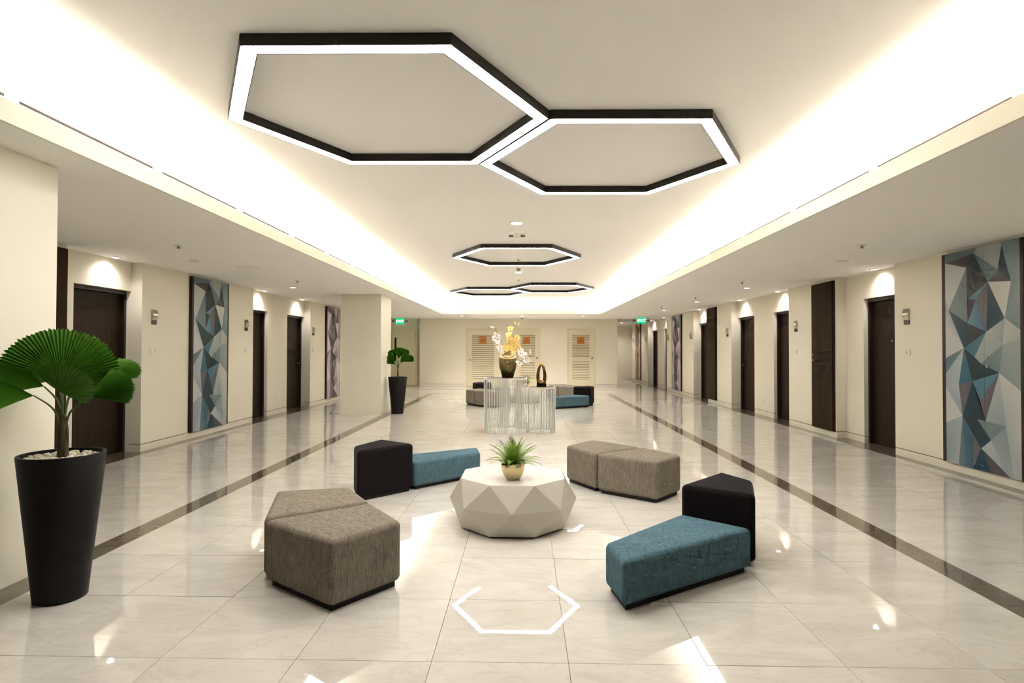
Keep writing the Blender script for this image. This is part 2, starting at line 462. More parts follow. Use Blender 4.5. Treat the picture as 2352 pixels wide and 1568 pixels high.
bb = MB(); bb.box(3.53, 5.19, 27.588, 27.6, 0, .094); b = bb.build('baseboard_corridor', BASE); tag(b, kind='structure')
bw = MB(); bw.box(-5.9, 5.8, YB - .2, YB, 0, 3.12); w = bw.build('wall_back', WALL); tag(w, kind='structure')

# columns on the left
def column(y0, y1, x0, label):
    m = MB().box(x0, -3.04, y0, y1, 0, ZS); o = m.build('column', WALL); tag(o, label, 'column', kind='structure')
column(2.73, 3.648, -3.89, 'square cream column behind the near potted palm')
column(12.09, 13.01, -3.89, 'square cream column beside the far potted palm')

# ------------------------------------------------------------------ floor: slab, tiles, border stripes
fl = MB().box(-5.9, 5.8, YB, 28.2, -.12, -.012); floor = fl.build('floor', GROUT); tag(floor, kind='structure')
TX, TY = .615, .64; GX0, GY0 = -.412 - 12 * .615, 3.22 - 13 * .64
G = .0012
def clip_cells(x0, x1, y0, y1):
    out = []
    i0 = math.floor((x0 - GX0) / TX); i1 = math.ceil((x1 - GX0) / TX); j0 = math.floor((y0 - GY0) / TY); j1 = math.ceil((y1 - GY0) / TY)
    for i in range(i0, i1):
        for j in range(j0, j1):
            a, b_ = max(x0, GX0 + i * TX), min(x1, GX0 + (i + 1) * TX); c, d = max(y0, GY0 + j * TY), min(y1, GY0 + (j + 1) * TY)
            if b_ - a > .01 and d - c > .01: out.append((a, b_, c, d))
    return out
SL0, SL1, SR0, SR1, SF0, SF1 = -3.04, -2.856, 2.625, 2.81, 18.18, 18.37
BL, BR = -5.07, 4.885
cells = clip_cells(SL1, SR0, YB, SF0) + clip_cells(BL, SL0, YB, 22.0) + clip_cells(SR1, BR, YB, 27.6) + clip_cells(SL0, SR1, SF1, YF + .02)
def cam_size(c):
    x, y = (c[0] + c[1]) / 2, (c[2] + c[3]) / 2
    if y < 1.6: return -1
    u = 1176 + FPX * (x + .02 * y) / y
    if u < -250 or u > 2600: return -1
    return (c[1] - c[0]) * (c[3] - c[2]) / y ** 3
cells.sort(key=cam_size, reverse=True)
tile_me = {}
for c in cells[:300]:
    w_, d_ = round(c[1] - c[0], 3), round(c[3] - c[2], 3)
    if (w_, d_) not in tile_me:
        me = MB().box(-w_ / 2 + G, w_ / 2 - G, -d_ / 2 + G, d_ / 2 - G, -.011, 0).mesh('tile'); me.materials.append(TILE); tile_me[(w_, d_)] = me
    put('tile', tile_me[(w_, d_)], floor, ((c[0] + c[1]) / 2, (c[2] + c[3]) / 2, 0), (rnd.gauss(0, .0011), rnd.gauss(0, .0011), 0))
m = MB()
for c in cells[300:]:
    n = len(m.v); m.box(c[0] + G, c[1] - G, c[2] + G, c[3] - G, -.011, 0)
    ta, tb = rnd.gauss(0, .0011), rnd.gauss(0, .0011); cx, cy = (c[0] + c[1]) / 2, (c[2] + c[3]) / 2
    for k in range(n, len(m.v)):
        x, y, z = m.v[k]; m.v[k] = (x, y, z + (x - cx) * ta + (y - cy) * tb)
tag(m.build('far_tiles', TILE, floor), kind='stuff')
bt_me = {}
def border(x0, x1, y0, y1):
    w_, d_ = round(x1 - x0, 3), round(y1 - y0, 3)
    if (w_, d_) not in bt_me:
        me = MB().box(-w_ / 2 + G, w_ / 2 - G, -d_ / 2 + G, d_ / 2 - G, -.011, 0).mesh('border_tile'); me.materials.append(BORDER); bt_me[(w_, d_)] = me
    put('border_tile', bt_me[(w_, d_)], floor, ((x0 + x1) / 2, (y0 + y1) / 2, 0))
y = 3.22 - 2 * 1.28
while y < SF1 - .01:
    y2 = min(y + 1.28, SF1); border(SL0, SL1, y, y2); border(SR0, SR1, y, y2); y = y2
x = SL1
while x < SR0 - .01:
    x2 = min(x + 1.23, SR0); border(x, x2, SF0, SF1); x = x2
y = -.62
while y < 21.9:
    y2 = min(y + 1.28, 21.95); border(-5.75, BL, y, y2); border(BR, 5.6, y, y2); y = y2
border(BR, 5.6, 21.95, 24.6); border(BR, 5.6, 24.6, 27.55)

# ------------------------------------------------------------------ guest room doors
DN = [0]
def lever(parent, x, y, z, sx, toward):
    """escutcheon plate with lever; sx points into the room"""
    h = MB().box(min(x, x + sx * .012), max(x, x + sx * .012), y - .022, y + .022, z - .12, z + .12).build('handle', CHROME, parent)
    g = MB().tube([(x + sx * .01, y, z + .03), (x + sx * .055, y, z + .03)], .011).tube([(x + sx * .055, y, z + .03), (x + sx * .055, y + toward * .13, z + .03)], .011)
    g.build('lever', CHROME, h, smooth=True, sharp=40)
def room_door(side, d0, d1, handle, label):
    DN[0] += 1
    sx = -1 if side == 'L' else 1
    rec = RL if side == 'L' else RR
    e = empty(f'door_{DN[0]}', (0, 0, 0)); tag(e, label, 'door', 'guest room doors', 'structure')
    fx = rec + sx * .062     # front of the frame
    fb = rec + sx * .20
    m = MB(); a, b_ = min(fx, fb), max(fx, fb)
    fw_ = .042
    m.box(a, b_, d0, d0 + fw_, 0, DH - .005); m.box(a, b_, d1 - fw_, d1, 0, DH - .005); m.box(a, b_, d0 + fw_, d1 - fw_, DH - .05, DH - .005)
    m.build('frame', FRAMEW, e)
    lx = rec + sx * .125
    lf = MB().box(min(lx, lx + sx * .05), max(lx, lx + sx * .05), d0 + fw_ + .003, d1 - fw_ - .003, .006, DH - .054).build('leaf', WOOD, e)
    yh = d0 + fw_ + .075 if handle == 'near' else d1 - fw_ - .075
    lever(e, lx, yh, 1.03, -sx, 1 if handle == 'near' else -1)
    ym = (d0 + d1) / 2
    MB().tube([(lx, ym, 1.545), (lx - sx * .012, ym, 1.545)], .014, 12).build('door_viewer', CHROME, e, smooth=True, sharp=40)
    return e
room_door('L', 6.70, 7.695, 'near', 'dark brown guest room door behind the near potted palm')
room_door('L', 10.905, 11.864, 'near', 'dark brown door on the left wall just past the blue facet panel')
room_door('L', 12.86, 13.857, 'far', 'dark brown door with lever handle just before the mauve facet panel on the left wall')
room_door('R', 7.851, 8.83, 'near', 'dark brown door on the right wall, nearest to the blue facet panel')
room_door('R', 10.949, 11.97, 'near', 'dark brown door on the right wall just past the wide brown panel')
room_door('R', 12.97, 13.951, 'far', 'dark brown door with lever handle, third along the right wall')
room_door('R', 16.05, 17.041, 'near', 'dark brown door half hidden behind the second brown panel on the right wall')
room_door('R', 20.244, 21.27, 'near', 'dark brown door seen as a sliver past the mauve panel on the right wall')
room_door('R', 22.29, 23.284, 'far', 'dark brown door with lever handle under the right exit sign')
# edge of a door inside the far corridor
DN[0] += 1
e = empty(f'door_{DN[0]}'); tag(e, 'dark door edge at the corner where the far corridor begins', 'door', 'guest room doors', 'structure')
MB().box(3.53, 3.565, 22.4, 23.4, 0, DH - .06).build('leaf', WOOD, e)
MB().box(3.53, 3.58, 22.35, 22.4, 0, DH).box(3.53, 3.58, 23.4, 23.45, 0, DH).box(3.53, 3.58, 22.4, 23.4, DH - .06, DH).build('frame', FRAMEW, e)

# ------------------------------------------------------------------ far service doors
slat_me = {}
def louver_door(x0, x1, panels, knob, label, sign, sign_label, slat_h=.094):
    DN[0] += 1
    e = empty(f'door_{DN[0]}'); tag(e, label, 'door', 'louvred service doors', 'structure')
    H = 2.16; y = YF
    m = MB(); m.box(x0 - .05, x0, y - .025, y, 0, H + .05); m.box(x1, x1 + .05, y - .025, y, 0, H + .05); m.box(x0, x1, y - .025, y, H, H + .05)
    m.build('frame', DOORP, e)
    px0, px1, zs = panels
    lf = MB(); g = .006
    lf.box(x0 + g, px0, y - .014, y, .01, H - g); lf.box(px1, x1 - g, y - .014, y, .01, H - g)
    edges = [.01] + [q for a, b_ in zs for q in (a, b_)] + [H - g]
    for i in range(0, len(edges), 2): lf.box(px0, px1, y - .014, y, edges[i], edges[i + 1])
    leaf = lf.build('leaf', DOORP, e)
    bk = MB()
    for a, b_ in zs: bk.box(px0, px1, y - .003, y - .001, a, b_)
    bk.build('louvre_backing', LOUVB, e)
    for a, b_ in zs:
        n = round((b_ - a) / slat_h); st = (b_ - a) / n
        for k in range(n):
            key = (round(px1 - px0, 3), round(st, 4))
            if key not in slat_me:
                w_ = px1 - px0; q = MB()
                # a slat sloping out and down, wedge section
                pr = [(-.004, st * .97), (-.024, st * .36), (-.024, st * .28), (-.004, st * .50)]
                nn = len(q.v)
                q.v += [(0, yy, zz) for yy, zz in pr] + [(w_, yy, zz) for yy, zz in pr]
                q.f += [(0, 3, 2, 1), (4, 5, 6, 7), (0, 1, 5, 4), (1, 2, 6, 5), (2, 3, 7, 6), (3, 0, 4, 7)]
                me = q.mesh('slat'); me.materials.append(DOORP); slat_me[key] = me
            put('slat', slat_me[key], leaf, (px0, y, a + k * st))
    if knob == 'lever':
        xk = x0 + .10
        hh = MB().tube([(xk, y - .014, 1.02), (xk, y - .03, 1.02)], .035, 16).tube([(xk, y - .03, 1.02), (xk, y - .07, 1.02)], .012).tube([(xk, y - .065, 1.02), (xk + .11, y - .065, 1.0)], .012)
        hh.build('handle', CHROME, e, smooth=True, sharp=40)
    else:
        xk = x1 - .08
        hh = MB().tube([(xk, y - .014, 1.10), (xk, y - .03, 1.10)], .038, 16).tube([(xk, y - .03, 1.10), (xk, y - .06, 1.10)], .024, 12)
        hh.build('knob', CHROME, e, smooth=True, sharp=40)
    sxc, szc = sign[0], sign[1]
    sg = empty('door_sign', (sxc, y - .026, szc)); tag(sg, sign_label, 'sign', 'orange room signs on the louvred doors')
    bevel(MB().box(-.135, .135, 0, .012, -.135, .135).build('plate', SIGNO, sg), .003, 2)
    for txt, zz, sz in ((sign[2], .040, .085), ('ROOM', -.036, .078)):
        me = text_mesh(txt, sz); me.materials.append(SIGNT)
        put('lettering', me, sg, (0, -.002, zz), (PI / 2, 0, 0))
    return e
louver_door(EEx[0], EEx[1], (EEx[0] + .17, EEx[1] - .17, [(.30, 1.99)]), 'lever', 'cream service door with one tall louvre and EE ROOM sign', (-1.545, 1.765, 'EE'), 'orange EE ROOM sign on the leftmost louvred door', .075)
louver_door(TEx[0], TEx[1], (TEx[0] + .12, TEx[1] - .155, [(.30, .985), (1.14, 1.99)]), 'knob', 'cream service door with two louvres and TEL ROOM sign behind the vase', (.10, 1.765, 'TEL'), 'orange TEL ROOM sign on the middle louvred door', .061)
louver_door(IDx[0], IDx[1], (IDx[0] + .14, IDx[1] - .185, [(.30, 1.03), (1.14, 1.99)]), 'knob', 'cream service door with two louvres and IDF ROOM sign, rightmost on the far wall', (2.15, 1.765, 'IDF'), 'orange IDF ROOM sign on the rightmost louvred door', .061)
# fire door in the far left recess
DN[0] += 1
e = empty(f'door_{DN[0]}'); tag(e, 'plain cream fire door with narrow glass slit under the left exit sign', 'door', kind='structure')
y = 21.95
MB().box(-5.1, -4.16, y - .02, y, .01, 2.14).build('leaf', DOORP, e)
MB().box(-4.155, -4.09, y - .04, y, 0, 2.21).box(-5.17, -5.105, y - .04, y, 0, 2.21).box(-5.105, -4.155, y - .04, y, 2.145, 2.21).build('frame', DOORP, e)
MB().box(-4.985, -4.91, y - .024, y - .02, 1.0, 1.87).build('glass_slit', mat('vision_glass', rgb(16, 14, 12), .08), e)
MB().box(-5.1, -4.16, y - .03, y, 0, .01).build('threshold', PLINTH, e)

# ------------------------------------------------------------------ facet panels and brown panels
ART = {'T0': (0, 1), 'n': (.482, 1), 'A': (0, .957), 'B': (.418, .977), 'C': (.319, .918), 'D': (.049, .729), 'E': (.611, .838), 'F': (.739, .885), 'G': (.786, .986),
       'H': (.897, .827), 'I': (.818, .673), 'J': (.584, .618), 'K': (.33, .773), 'K2': (.448, .764), 'L': (.329, .661), 'M': (.274, .546), 'N': (.789, .561), 'O': (1, .62),
       'O2': (1, .584), 'e1': (0, .785), 'e2': (0, .668), 'r1': (1, .947), 'TR': (1, 1), 'tG': (.772, 1), 'P': (.744, .439), 'Q': (.509, .477), 'Q0': (.424, .505),
       'R': (.39, .396), 'S': (.195, .377), 'T': (.247, .232), 'U': (.564, .223), 'V': (.494, .309), 'W': (.821, .213), 'X': (.45, .227), 'Y': (.634, .143), 'Z': (.504, .099),
       'b0': (0, 0), 'b1': (.183, 0), 'g2': (.295, 0), 'b2': (.391, 0), 'b3': (.629, 0), 'b4': (.871, 0), 'b5': (.915, 0), 'b6': (1, 0), 'f1': (0, .498), 'f2': (0, .423), 'f3': (0, .393),
       'f4': (0, .362), 'f5': (0, .189), 'r2': (1, .368), 'g1': (.407, .146), 'r3': (1, .78)}
# facets: corner list and colours at the corners
ARTP = [('T0 A B n', [(112, 132, 138), (118, 136, 140), (104, 124, 130), (118, 138, 142)]), ('A C B', [(88, 82, 84), (84, 78, 80), (78, 76, 80)]),
        ('A e1 D C', [(196, 200, 196), (214, 216, 212), (204, 208, 204), (200, 202, 196)]), ('C D L', [(118, 134, 140), (132, 150, 152), (120, 138, 142)]),
        ('B C K E', [(44, 72, 84), (66, 74, 78), (74, 72, 72), (66, 66, 68)]), ('B E F', [(96, 122, 128), (104, 128, 132), (114, 138, 140)]),
        ('B F G tG n', [(150, 164, 164), (160, 170, 168), (184, 192, 188), (176, 186, 182), (188, 194, 190)]), ('G F H', [(46, 76, 90), (52, 80, 92), (58, 76, 84)]),
        ('F E H', [(112, 104, 104), (100, 92, 92), (94, 86, 86)]), ('E I H', [(212, 212, 202), (206, 206, 198), (222, 220, 210)]),
        ('K K2 E', [(96, 140, 160), (88, 128, 148), (104, 146, 164)]), ('K L K2', [(72, 72, 72), (80, 78, 78), (76, 74, 76)]),
        ('E K2 J', [(108, 102, 104), (118, 112, 114), (122, 112, 114)]), ('K2 L J', [(86, 132, 158), (112, 158, 182), (76, 124, 150)]), ('E J I', [(58, 78, 88), (48, 80, 96), (48, 80, 100)]),
        ('D M L', [(66, 88, 94), (46, 84, 98), (50, 84, 96)]), ('L M J', [(66, 76, 80), (58, 72, 76), (62, 72, 76)]),
        ('e1 e2 M D', [(176, 184, 186), (206, 208, 206), (196, 200, 202), (168, 178, 184)]), ('e2 f1 M', [(212, 212, 208), (204, 208, 208), (206, 206, 204)]),
        ('M Q0 J', [(66, 118, 138), (76, 128, 148), (84, 132, 150)]), ('J Q0 Q N', [(186, 198, 192), (164, 180, 176), (160, 176, 172), (172, 184, 182)]),
        ('J N I', [(196, 200, 194), (150, 168, 168), (168, 182, 180)]), ('N Q P', [(138, 158, 160), (112, 138, 142), (116, 140, 144)]),
        ('I N O2 O', [(206, 206, 196), (196, 198, 188), (180, 186, 178), (198, 198, 190)]), ('G H r1 TR tG', [(128, 150, 154), (142, 160, 162), (136, 156, 160), (120, 142, 148), (138, 158, 162)]),
        ('H I O r3 r1', [(150, 166, 166), (136, 154, 156), (128, 148, 148), (160, 172, 168), (146, 162, 162)]),
        ('N P r2 O2', [(160, 174, 172), (138, 156, 158), (150, 164, 160), (172, 182, 174)]),
        ('M R P Q Q0', [(44, 70, 78), (42, 66, 72), (40, 70, 76), (44, 68, 74), (44, 68, 74)]), ('M S R', [(70, 122, 146), (62, 116, 142), (58, 106, 128)]),
        ('M f1 f2', [(118, 140, 146), (96, 124, 134), (110, 136, 144)]), ('M f2 f3 S', [(186, 200, 200), (172, 190, 192), (160, 180, 184), (172, 190, 194)]),
        ('S f3 f4 T', [(180, 190, 196), (172, 184, 190), (166, 178, 186), (150, 162, 172)]), ('f4 f5 T', [(202, 206, 202), (210, 212, 206), (204, 206, 202)]),
        ('S T R', [(120, 114, 118), (126, 116, 120), (106, 100, 106)]), ('R T X U', [(48, 78, 92), (44, 84, 104), (44, 72, 84), (52, 66, 72)]),
        ('R V P', [(80, 132, 154), (74, 128, 154), (92, 144, 164)]), ('P V U', [(112, 104, 110), (120, 110, 116), (108, 102, 106)]),
        ('P U W', [(186, 194, 190), (164, 178, 180), (150, 166, 168)]), ('X Y W U', [(120, 142, 144), (128, 150, 150), (118, 140, 142), (124, 144, 146)]),
        ('T Z Y X', [(58, 72, 78), (46, 72, 84), (40, 80, 104), (52, 66, 72)]), ('T g2 b2 g1', [(72, 116, 136), (88, 128, 146), (72, 118, 142), (66, 114, 138)]),
        ('T b1 g2', [(104, 132, 142), (122, 142, 150), (104, 130, 140)]), ('g1 b2 Z T', [(112, 106, 112), (124, 116, 120), (116, 108, 114), (96, 94, 100)]),
        ('T f5 b0 b1', [(168, 180, 184), (160, 174, 178), (150, 168, 174), (190, 196, 196)]), ('Z b2 b3', [(44, 84, 104), (38, 78, 98), (44, 84, 104)]),
        ('Z b3 b4', [(96, 92, 96), (102, 96, 100), (110, 102, 104)]), ('Z b4 Y', [(190, 198, 198), (160, 176, 180), (182, 194, 196)]),
        ('Y b4 b5 W', [(156, 170, 172), (166, 178, 180), (170, 182, 182), (140, 158, 162)]), ('P W b5 b6 r2', [(206, 206, 196), (176, 186, 182), (190, 194, 188), (182, 188, 184), (210, 208, 196)])]
def hue_blue(c):
    l = .3 * c[0] + .5 * c[1] + .2 * c[2]
    return tuple((l + (q - l) * .85) * .92 for q in c)
def hue_mauve(c):
    r, g, b = c; l = .35 * r + .4 * g + .25 * b; s = (b - r) / 255.0
    k = min(1, max(0, (l - 60) / 140))
    return (l * (1.02 - .10 * max(0, s) * 2) , l * (.88 + .08 * k), l * (.93 + .06 * k + .10 * max(0, s)))
def hue_orange(c):
    r, g, b = c; l = .35 * r + .4 * g + .25 * b; s = (b - r) / 255.0
    if s > .10: return (l * 1.25, l * .80, l * .45)
    return (l * .95, l * .85, l * .70)
def art_panel(side, y_in0, hue, label, cat='wall panel', sheet=True):
    """side 'L': left edge of the picture at small y; side 'R': left edge at large y"""
    sx = 1 if side == 'L' else -1          # into the room
    xf = XL if side == 'L' else XR
    dy = 1 if side == 'L' else -1
    Wd, z0, z1 = 1.017, .10, 2.54
    e = empty('facet_panel', (xf, y_in0, z0)); tag(e, label, cat, 'printed facet panels on the walls')
    fr = MB(); d = .045
    a = .055
    def bx(u0, u1, v0, v1, t0, t1):
        fr.box(min(sx * t0, sx * t1), max(sx * t0, sx * t1), min(dy * u0, dy * u1), max(dy * u0, dy * u1), v0, v1)
    bx(-a, 0, 0, z1 - z0, 0, d); bx(Wd, Wd + .04, 0, z1 - z0, 0, d); bx(0, Wd, 0, z1 - z0, 0, d - .012)
    fr.build('frame', FRAMEW, e)
    for part_i, (ua, ub) in enumerate(((0, .553), (.5555, 1))):
        bm = bmesh.new(); lay = bm.loops.layers.float_color.new('print')
        for names, cols in ARTP:
            pts = [ART[k] for k in names.split()]
            poly = [(p, tuple(hue(c))) for p, c in zip(pts, cols)]
            for lim, keep in ((ua, 1), (ub, -1)):
                out = []
                for i in range(len(poly)):
                    (p, c), (q, c2) = poly[i], poly[(i + 1) % len(poly)]
                    ip, iq = (p[0] - lim) * keep >= -1e-9, (q[0] - lim) * keep >= -1e-9
                    if ip: out.append((p, c))
                    if ip != iq:
                        tt = (lim - p[0]) / (q[0] - p[0]); out.append(((lim, p[1] + (q[1] - p[1]) * tt), tuple(c[k] + (c2[k] - c[k]) * tt for k in range(3))))
                poly = out
                if len(poly) < 3: break
            if len(poly) < 3: continue
            vs = [bm.verts.new((sx * d, dy * p[0] * Wd, p[1] * (z1 - z0))) for p, c in poly]
            f = bm.faces.new(vs)
            for lp, (p, c) in zip(f.loops, poly): lp[lay] = (lin(c[0]), lin(c[1]), lin(c[2]), 1)
            f.normal_update()
            if f.normal.x * sx < 0: f.normal_flip()
        # thickness behind the print
        me = bpy.data.meshes.new('printed_leaf'); bm.to_mesh(me); bm.free(); me.materials.append(PRINT)
        put('printed_leaf', me, e)
    for zz, r in ((1.33, .012), (1.235, .017)):
        yk = dy * .60 * Wd
        MB().tube([(sx * d, yk, zz - z0), (sx * (d + .012), yk, zz - z0)], r, 12).build('knob', CHROME, e, smooth=True, sharp=40)
art_panel('L', 8.847, hue_blue, 'tall blue facet-print panel between two door alcoves on the left wall')
art_panel('L', 14.946, hue_mauve, 'tall mauve facet-print panel on the left wall, partly behind the far column')
art_panel('R', 6.856, hue_blue, 'large blue facet-print panel on the right wall, cut by the picture edge')
art_panel('R', 19.31, hue_mauve, 'mauve facet-print panel on the right wall beyond the brown panels')
art_panel('R', 25.6, hue_orange, 'brown and orange facet-print panel deep in the far right corridor')
def brown_panel(side, y0, y1, label, knob_at):
    sx = 1 if side == 'L' else -1; xf = XL if side == 'L' else XR
    e = empty('brown_panel', (xf, (y0 + y1) / 2, .095)); tag(e, label, 'wall panel', 'plain brown wall panels')
    w_ = (y1 - y0) / 2
    MB().box(min(0, sx * .03), max(0, sx * .03), -w_, w_, 0, 2.44).build('frame', FRAMEW, e)
    bevel(MB().box(min(sx * .03, sx * .05), max(sx * .03, sx * .05), -w_ + .008, w_ - .008, .006, 2.434).build('leaf', PANELWOOD, e), .002, 1)
    for zz, r in ((1.235, .017), (1.33, .012)):
        yk = (w_ - .08) * knob_at
        MB().tube([(sx * .05, yk, zz - .095), (sx * .062, yk, zz - .095)], r, 12).build('knob', CHROME, e, smooth=True, sharp=40)
brown_panel('L', 5.66, 6.367, 'dark brown panel edge between the near column and the first left door', 1)
brown_panel('R', 9.335, 10.005, 'plain dark brown tall panel with two small knobs on the right wall', 1)
brown_panel('R', 14.98, 15.69, 'second plain brown tall panel along the right wall, nearer the exit sign', 1)

# ------------------------------------------------------------------ room number plates, switches, sockets
def plate_proto():
    e = empty('room_number_plate')
    prof = [(0, .0), (.012, .0), (.012, .055)]
    MB().box(0, .010, -.052, .052, 0, .075).build('lower_plate', DARKPL, e)
    m = MB(); n = 14; zs = [.06 + .146 * i / n for i in range(n + 1)]
    def outx(z): q = (z - .06) / .146; return .012 + .020 * math.sin(q * PI) ** 1.0
    for i in range(n + 1):
        x = outx(zs[i]); m.v += [(x, -.055, zs[i]), (x, .055, zs[i]), (0, .055, zs[i]), (0, -.055, zs[i])]
    for i in range(n):
        k = i * 4
        for a in range(4):
            b_ = (a + 1) % 4; m.f.append((k + a, k + b_, k + 4 + b_, k + 4 + a))
    m.f += [(3, 2, 1, 0), (n * 4, n * 4 + 1, n * 4 + 2, n * 4 + 3)]
    m.build('curved_plate', CHROME, e)
    return e
def switch_proto():
    e = empty('wall_switch')
    bevel(MB().box(0, .010, -.06, .06, -.045, .045).build('plate', WHITEPL, e), .003, 2)
    MB().box(.010, .014, -.018, .018, -.022, .022).build('rocker', WHITEPL, e)
    MB().box(.014, .016, .006, .014, -.012, .012).build('indicator', LIPM, e)
    return e
PP, SP = plate_proto(), switch_proto(); used = {'p': 0, 's': 0}
def wall_pair(side, yp, label_where, ys=None):
    xf = XL if side == 'L' else XR; rz = 0 if side == 'L' else PI
    for k, proto, z, nm, cat in (('p', PP, 1.746, 'brushed steel room number plate', 'number plate'), ('s', SP, 1.38, 'small white switch plate', 'switch')):
        o = proto if used[k] == 0 else copy_tree(proto); used[k] = 1
        o.location = (xf, yp if (k == 'p' or ys is None) else ys, z); o.rotation_euler = (0, 0, rz)
        tag(o, f'{nm} {label_where}', cat, ('room number plates by the doors' if k == 'p' else 'white switch plates by the doors'))
wall_pair('L', 7.945, 'on the left wall right after the first alcove')
wall_pair('L', 10.62, 'on the left wall just past the blue panel')
wall_pair('L', 14.045, 'on the left wall just before the mauve panel')
wall_pair('R', 7.602, 'on the right wall beside the large blue panel')
wall_pair('R', 10.66, 'on the right wall just past the first brown panel')
wall_pair('R', 14.21, 'on the right wall just before the second brown panel')
wall_pair('R', 17.30, 'on the right wall just before the mauve panel')
wall_pair('R', 20.0, 'on the right wall just past the mauve panel')
wall_pair('R', 23.61, 'on the right wall just before the orange panel')
wall_pair('R', 26.27, 'on the right wall just past the orange panel')
def socket(x, y, z, rz, label):
    e = empty('wall_socket', (x, y, z), rz); tag(e, label, 'socket', 'white sockets low in the alcoves')
    bevel(MB().box(0, .010, -.058, .058, -.042, .042).build('plate', WHITEPL, e), .003, 2)
    for yy in (-.022, .022): MB().box(.010, .013, yy - .012, yy + .012, -.018, .018).build('outlet_face', WHITEPL, e)
socket(RL, 12.307, .323, 0, 'low white socket between the two doors of the left alcove')
socket(RR, 12.486, .318, PI, 'low white socket between the two doors of the right alcove')

# ------------------------------------------------------------------ hexagon pendants
def hexpts(r): return [(r * math.cos(math.radians(a)), r * math.sin(math.radians(a))) for a in (-120, -60, 0, 60, 120, 180)]
def hex_light(cx, cy, label):
    e = empty('hexagon_light', (cx, cy, 3.005), .008); tag(e, label, 'ceiling light', 'hexagon ceiling lights')
    ro, ri = 1.122, 1.122 - .108
    hs = math.cos(PI / 6)
    m = MB(); m.ring(hexpts(ro), hexpts(ro - .006), 0, .064); m.ring(hexpts(ri + .006), hexpts(ri), 0, .064); m.ring(hexpts(ro - .006), hexpts(ri + .006), .052, .064)
    m.build('housing', BRONZEF, e)
    m = MB(); m.ring(hexpts(ro - .006), hexpts(ri + .006), .002, .010); m.build('diffuser', LED, e)
hex_light(-.953, 3.941, 'large dark framed hexagon light nearest overhead, joined at its right edge')
hex_light(.735, 4.925, 'dark framed hexagon light joined to the right of the nearest one')
hex_light(-.128, 9.944, 'single dark framed hexagon light over the wire stands')
hex_light(-.963, 16.06, 'left hexagon light of the joined pair at the far end')
hex_light(.731, 15.10, 'right hexagon light of the joined pair at the far end')

# ------------------------------------------------------------------ downlights, detectors, sprinklers, speaker
def spot(parent, loc, watts, size, blend, col, rad=.03, tilt=None):
    l = bpy.data.lights.new('lamp', 'SPOT'); l.energy = watts; l.spot_size = math.radians(size); l.spot_blend = blend; l.color = col; l.shadow_soft_size = rad
    o = bpy.data.objects.new('lamp', l); COL.objects.link(o); o.parent = parent; o.location = loc
    if tilt: o.rotation_euler = tilt
def downlight(x, y, z, label, watts=0, size=80, blend=.6, r=.055, lens=LAMP, col=(1, .93, .92), tilt=None, group='recessed downlights'):
    e = empty('downlight', (x, y, z)); tag(e, label, 'downlight', group)
    m = MB(); m.lathe([(r + .016, 0), (r + .016, -.004), (r + .004, -.013), (r, -.013), (r - .002, -.001)], 28, cap_b=False, cap_t=False); m.build('trim_ring', WHITEPL, e, smooth=True, sharp=40)
    MB().lathe([(r - .002, -.002), (r - .002, -.001)], 28).build('lens', lens, e)
    if watts: spot(e, (0, 0, -.02), watts, size, blend, col, .03, tilt)
for x, y, w_ in ((-5.235, 7.20, 'first left door'), (-5.235, 11.38, 'left door past the blue panel'), (-5.235, 13.36, 'left door before the mauve panel'),
                 (5.05, 8.34, 'right door beside the large blue panel'), (5.05, 11.46, 'right door past the first brown panel'), (5.05, 13.46, 'third right door'),
                 (5.05, 16.55, 'right door behind the second brown panel'), (5.05, 20.75, 'right door past the mauve panel'), (5.05, 22.79, 'right door under the exit sign'), (4.2, 24.6, 'start of the far right corridor, added to brighten it'), (4.3, 26.6, 'end of the far right corridor, added to brighten it')):  # the two corridor downlights are added only to brighten the corridor
    s_ = 1 if x < 0 else -1
    downlight(x, y, ZS, f'small recessed downlight washing the wall over the {w_}', DOOR_W * (2.2 if abs(x) < 4.6 else 1), 146, .85, .04, LAMP, tilt=(0, 0, 0), group='downlights over the doors')
for x, y, w_ in ((-4.39, 7.50, 'facing the first left alcove'), (-4.375, 10.72, 'by the blue panel on the left'), (4.165, 7.54, 'by the large blue panel on the right'), (4.18, 10.78, 'by the first brown panel'),
                 (4.174, 13.85, 'facing the third right door'), (4.12, 16.87, 'by the mauve panel on the right')):
    downlight(x, y, ZS, f'white rimmed recessed downlight in the low ceiling {w_}', AISLE_W if y > 9 else 0, 96, .8, r=.05, lens=LAMP if y > 9 else WHITEPL, group='downlights in the low side ceilings')
def sprinkler(x, y, z, label):
    e = empty('sprinkler_head', (x, y, z)); tag(e, label, 'sprinkler', 'sprinkler heads in the ceilings')
    MB().lathe([(.045, 0), (.045, -.006), (.02, -.012)], 20).build('cover_plate', WHITEPL, e, smooth=True, sharp=40)
    MB().lathe([(.012, -.012), (.010, -.03), (.022, -.032), (.022, -.036)], 12).build('deflector', GREYPL, e, smooth=True, sharp=40)
for x, y, w_ in ((-3.93, 6.40, 'nearest one over the left aisle'), (-3.885, 9.70, 'over the left aisle past the round speaker'), (3.764, 6.43, 'nearest one over the right aisle'), (3.754, 9.89, 'second over the right aisle'),
                 (3.795, 12.72, 'third over the right aisle'), (3.718, 15.52, 'fourth over the right aisle')):
    sprinkler(x, y, ZS, f'small sprinkler head {w_}')
sprinkler(-.101, 10.494, ZC, 'small sprinkler head inside the single hexagon light')
sprinkler(-.129, 13.557, ZC, 'small sprinkler head before the far pair of hexagon lights')
e = empty('ceiling_speaker', (-3.982, 8.191, ZS)); tag(e, 'round white speaker grille in the low ceiling over the left aisle', 'speaker')
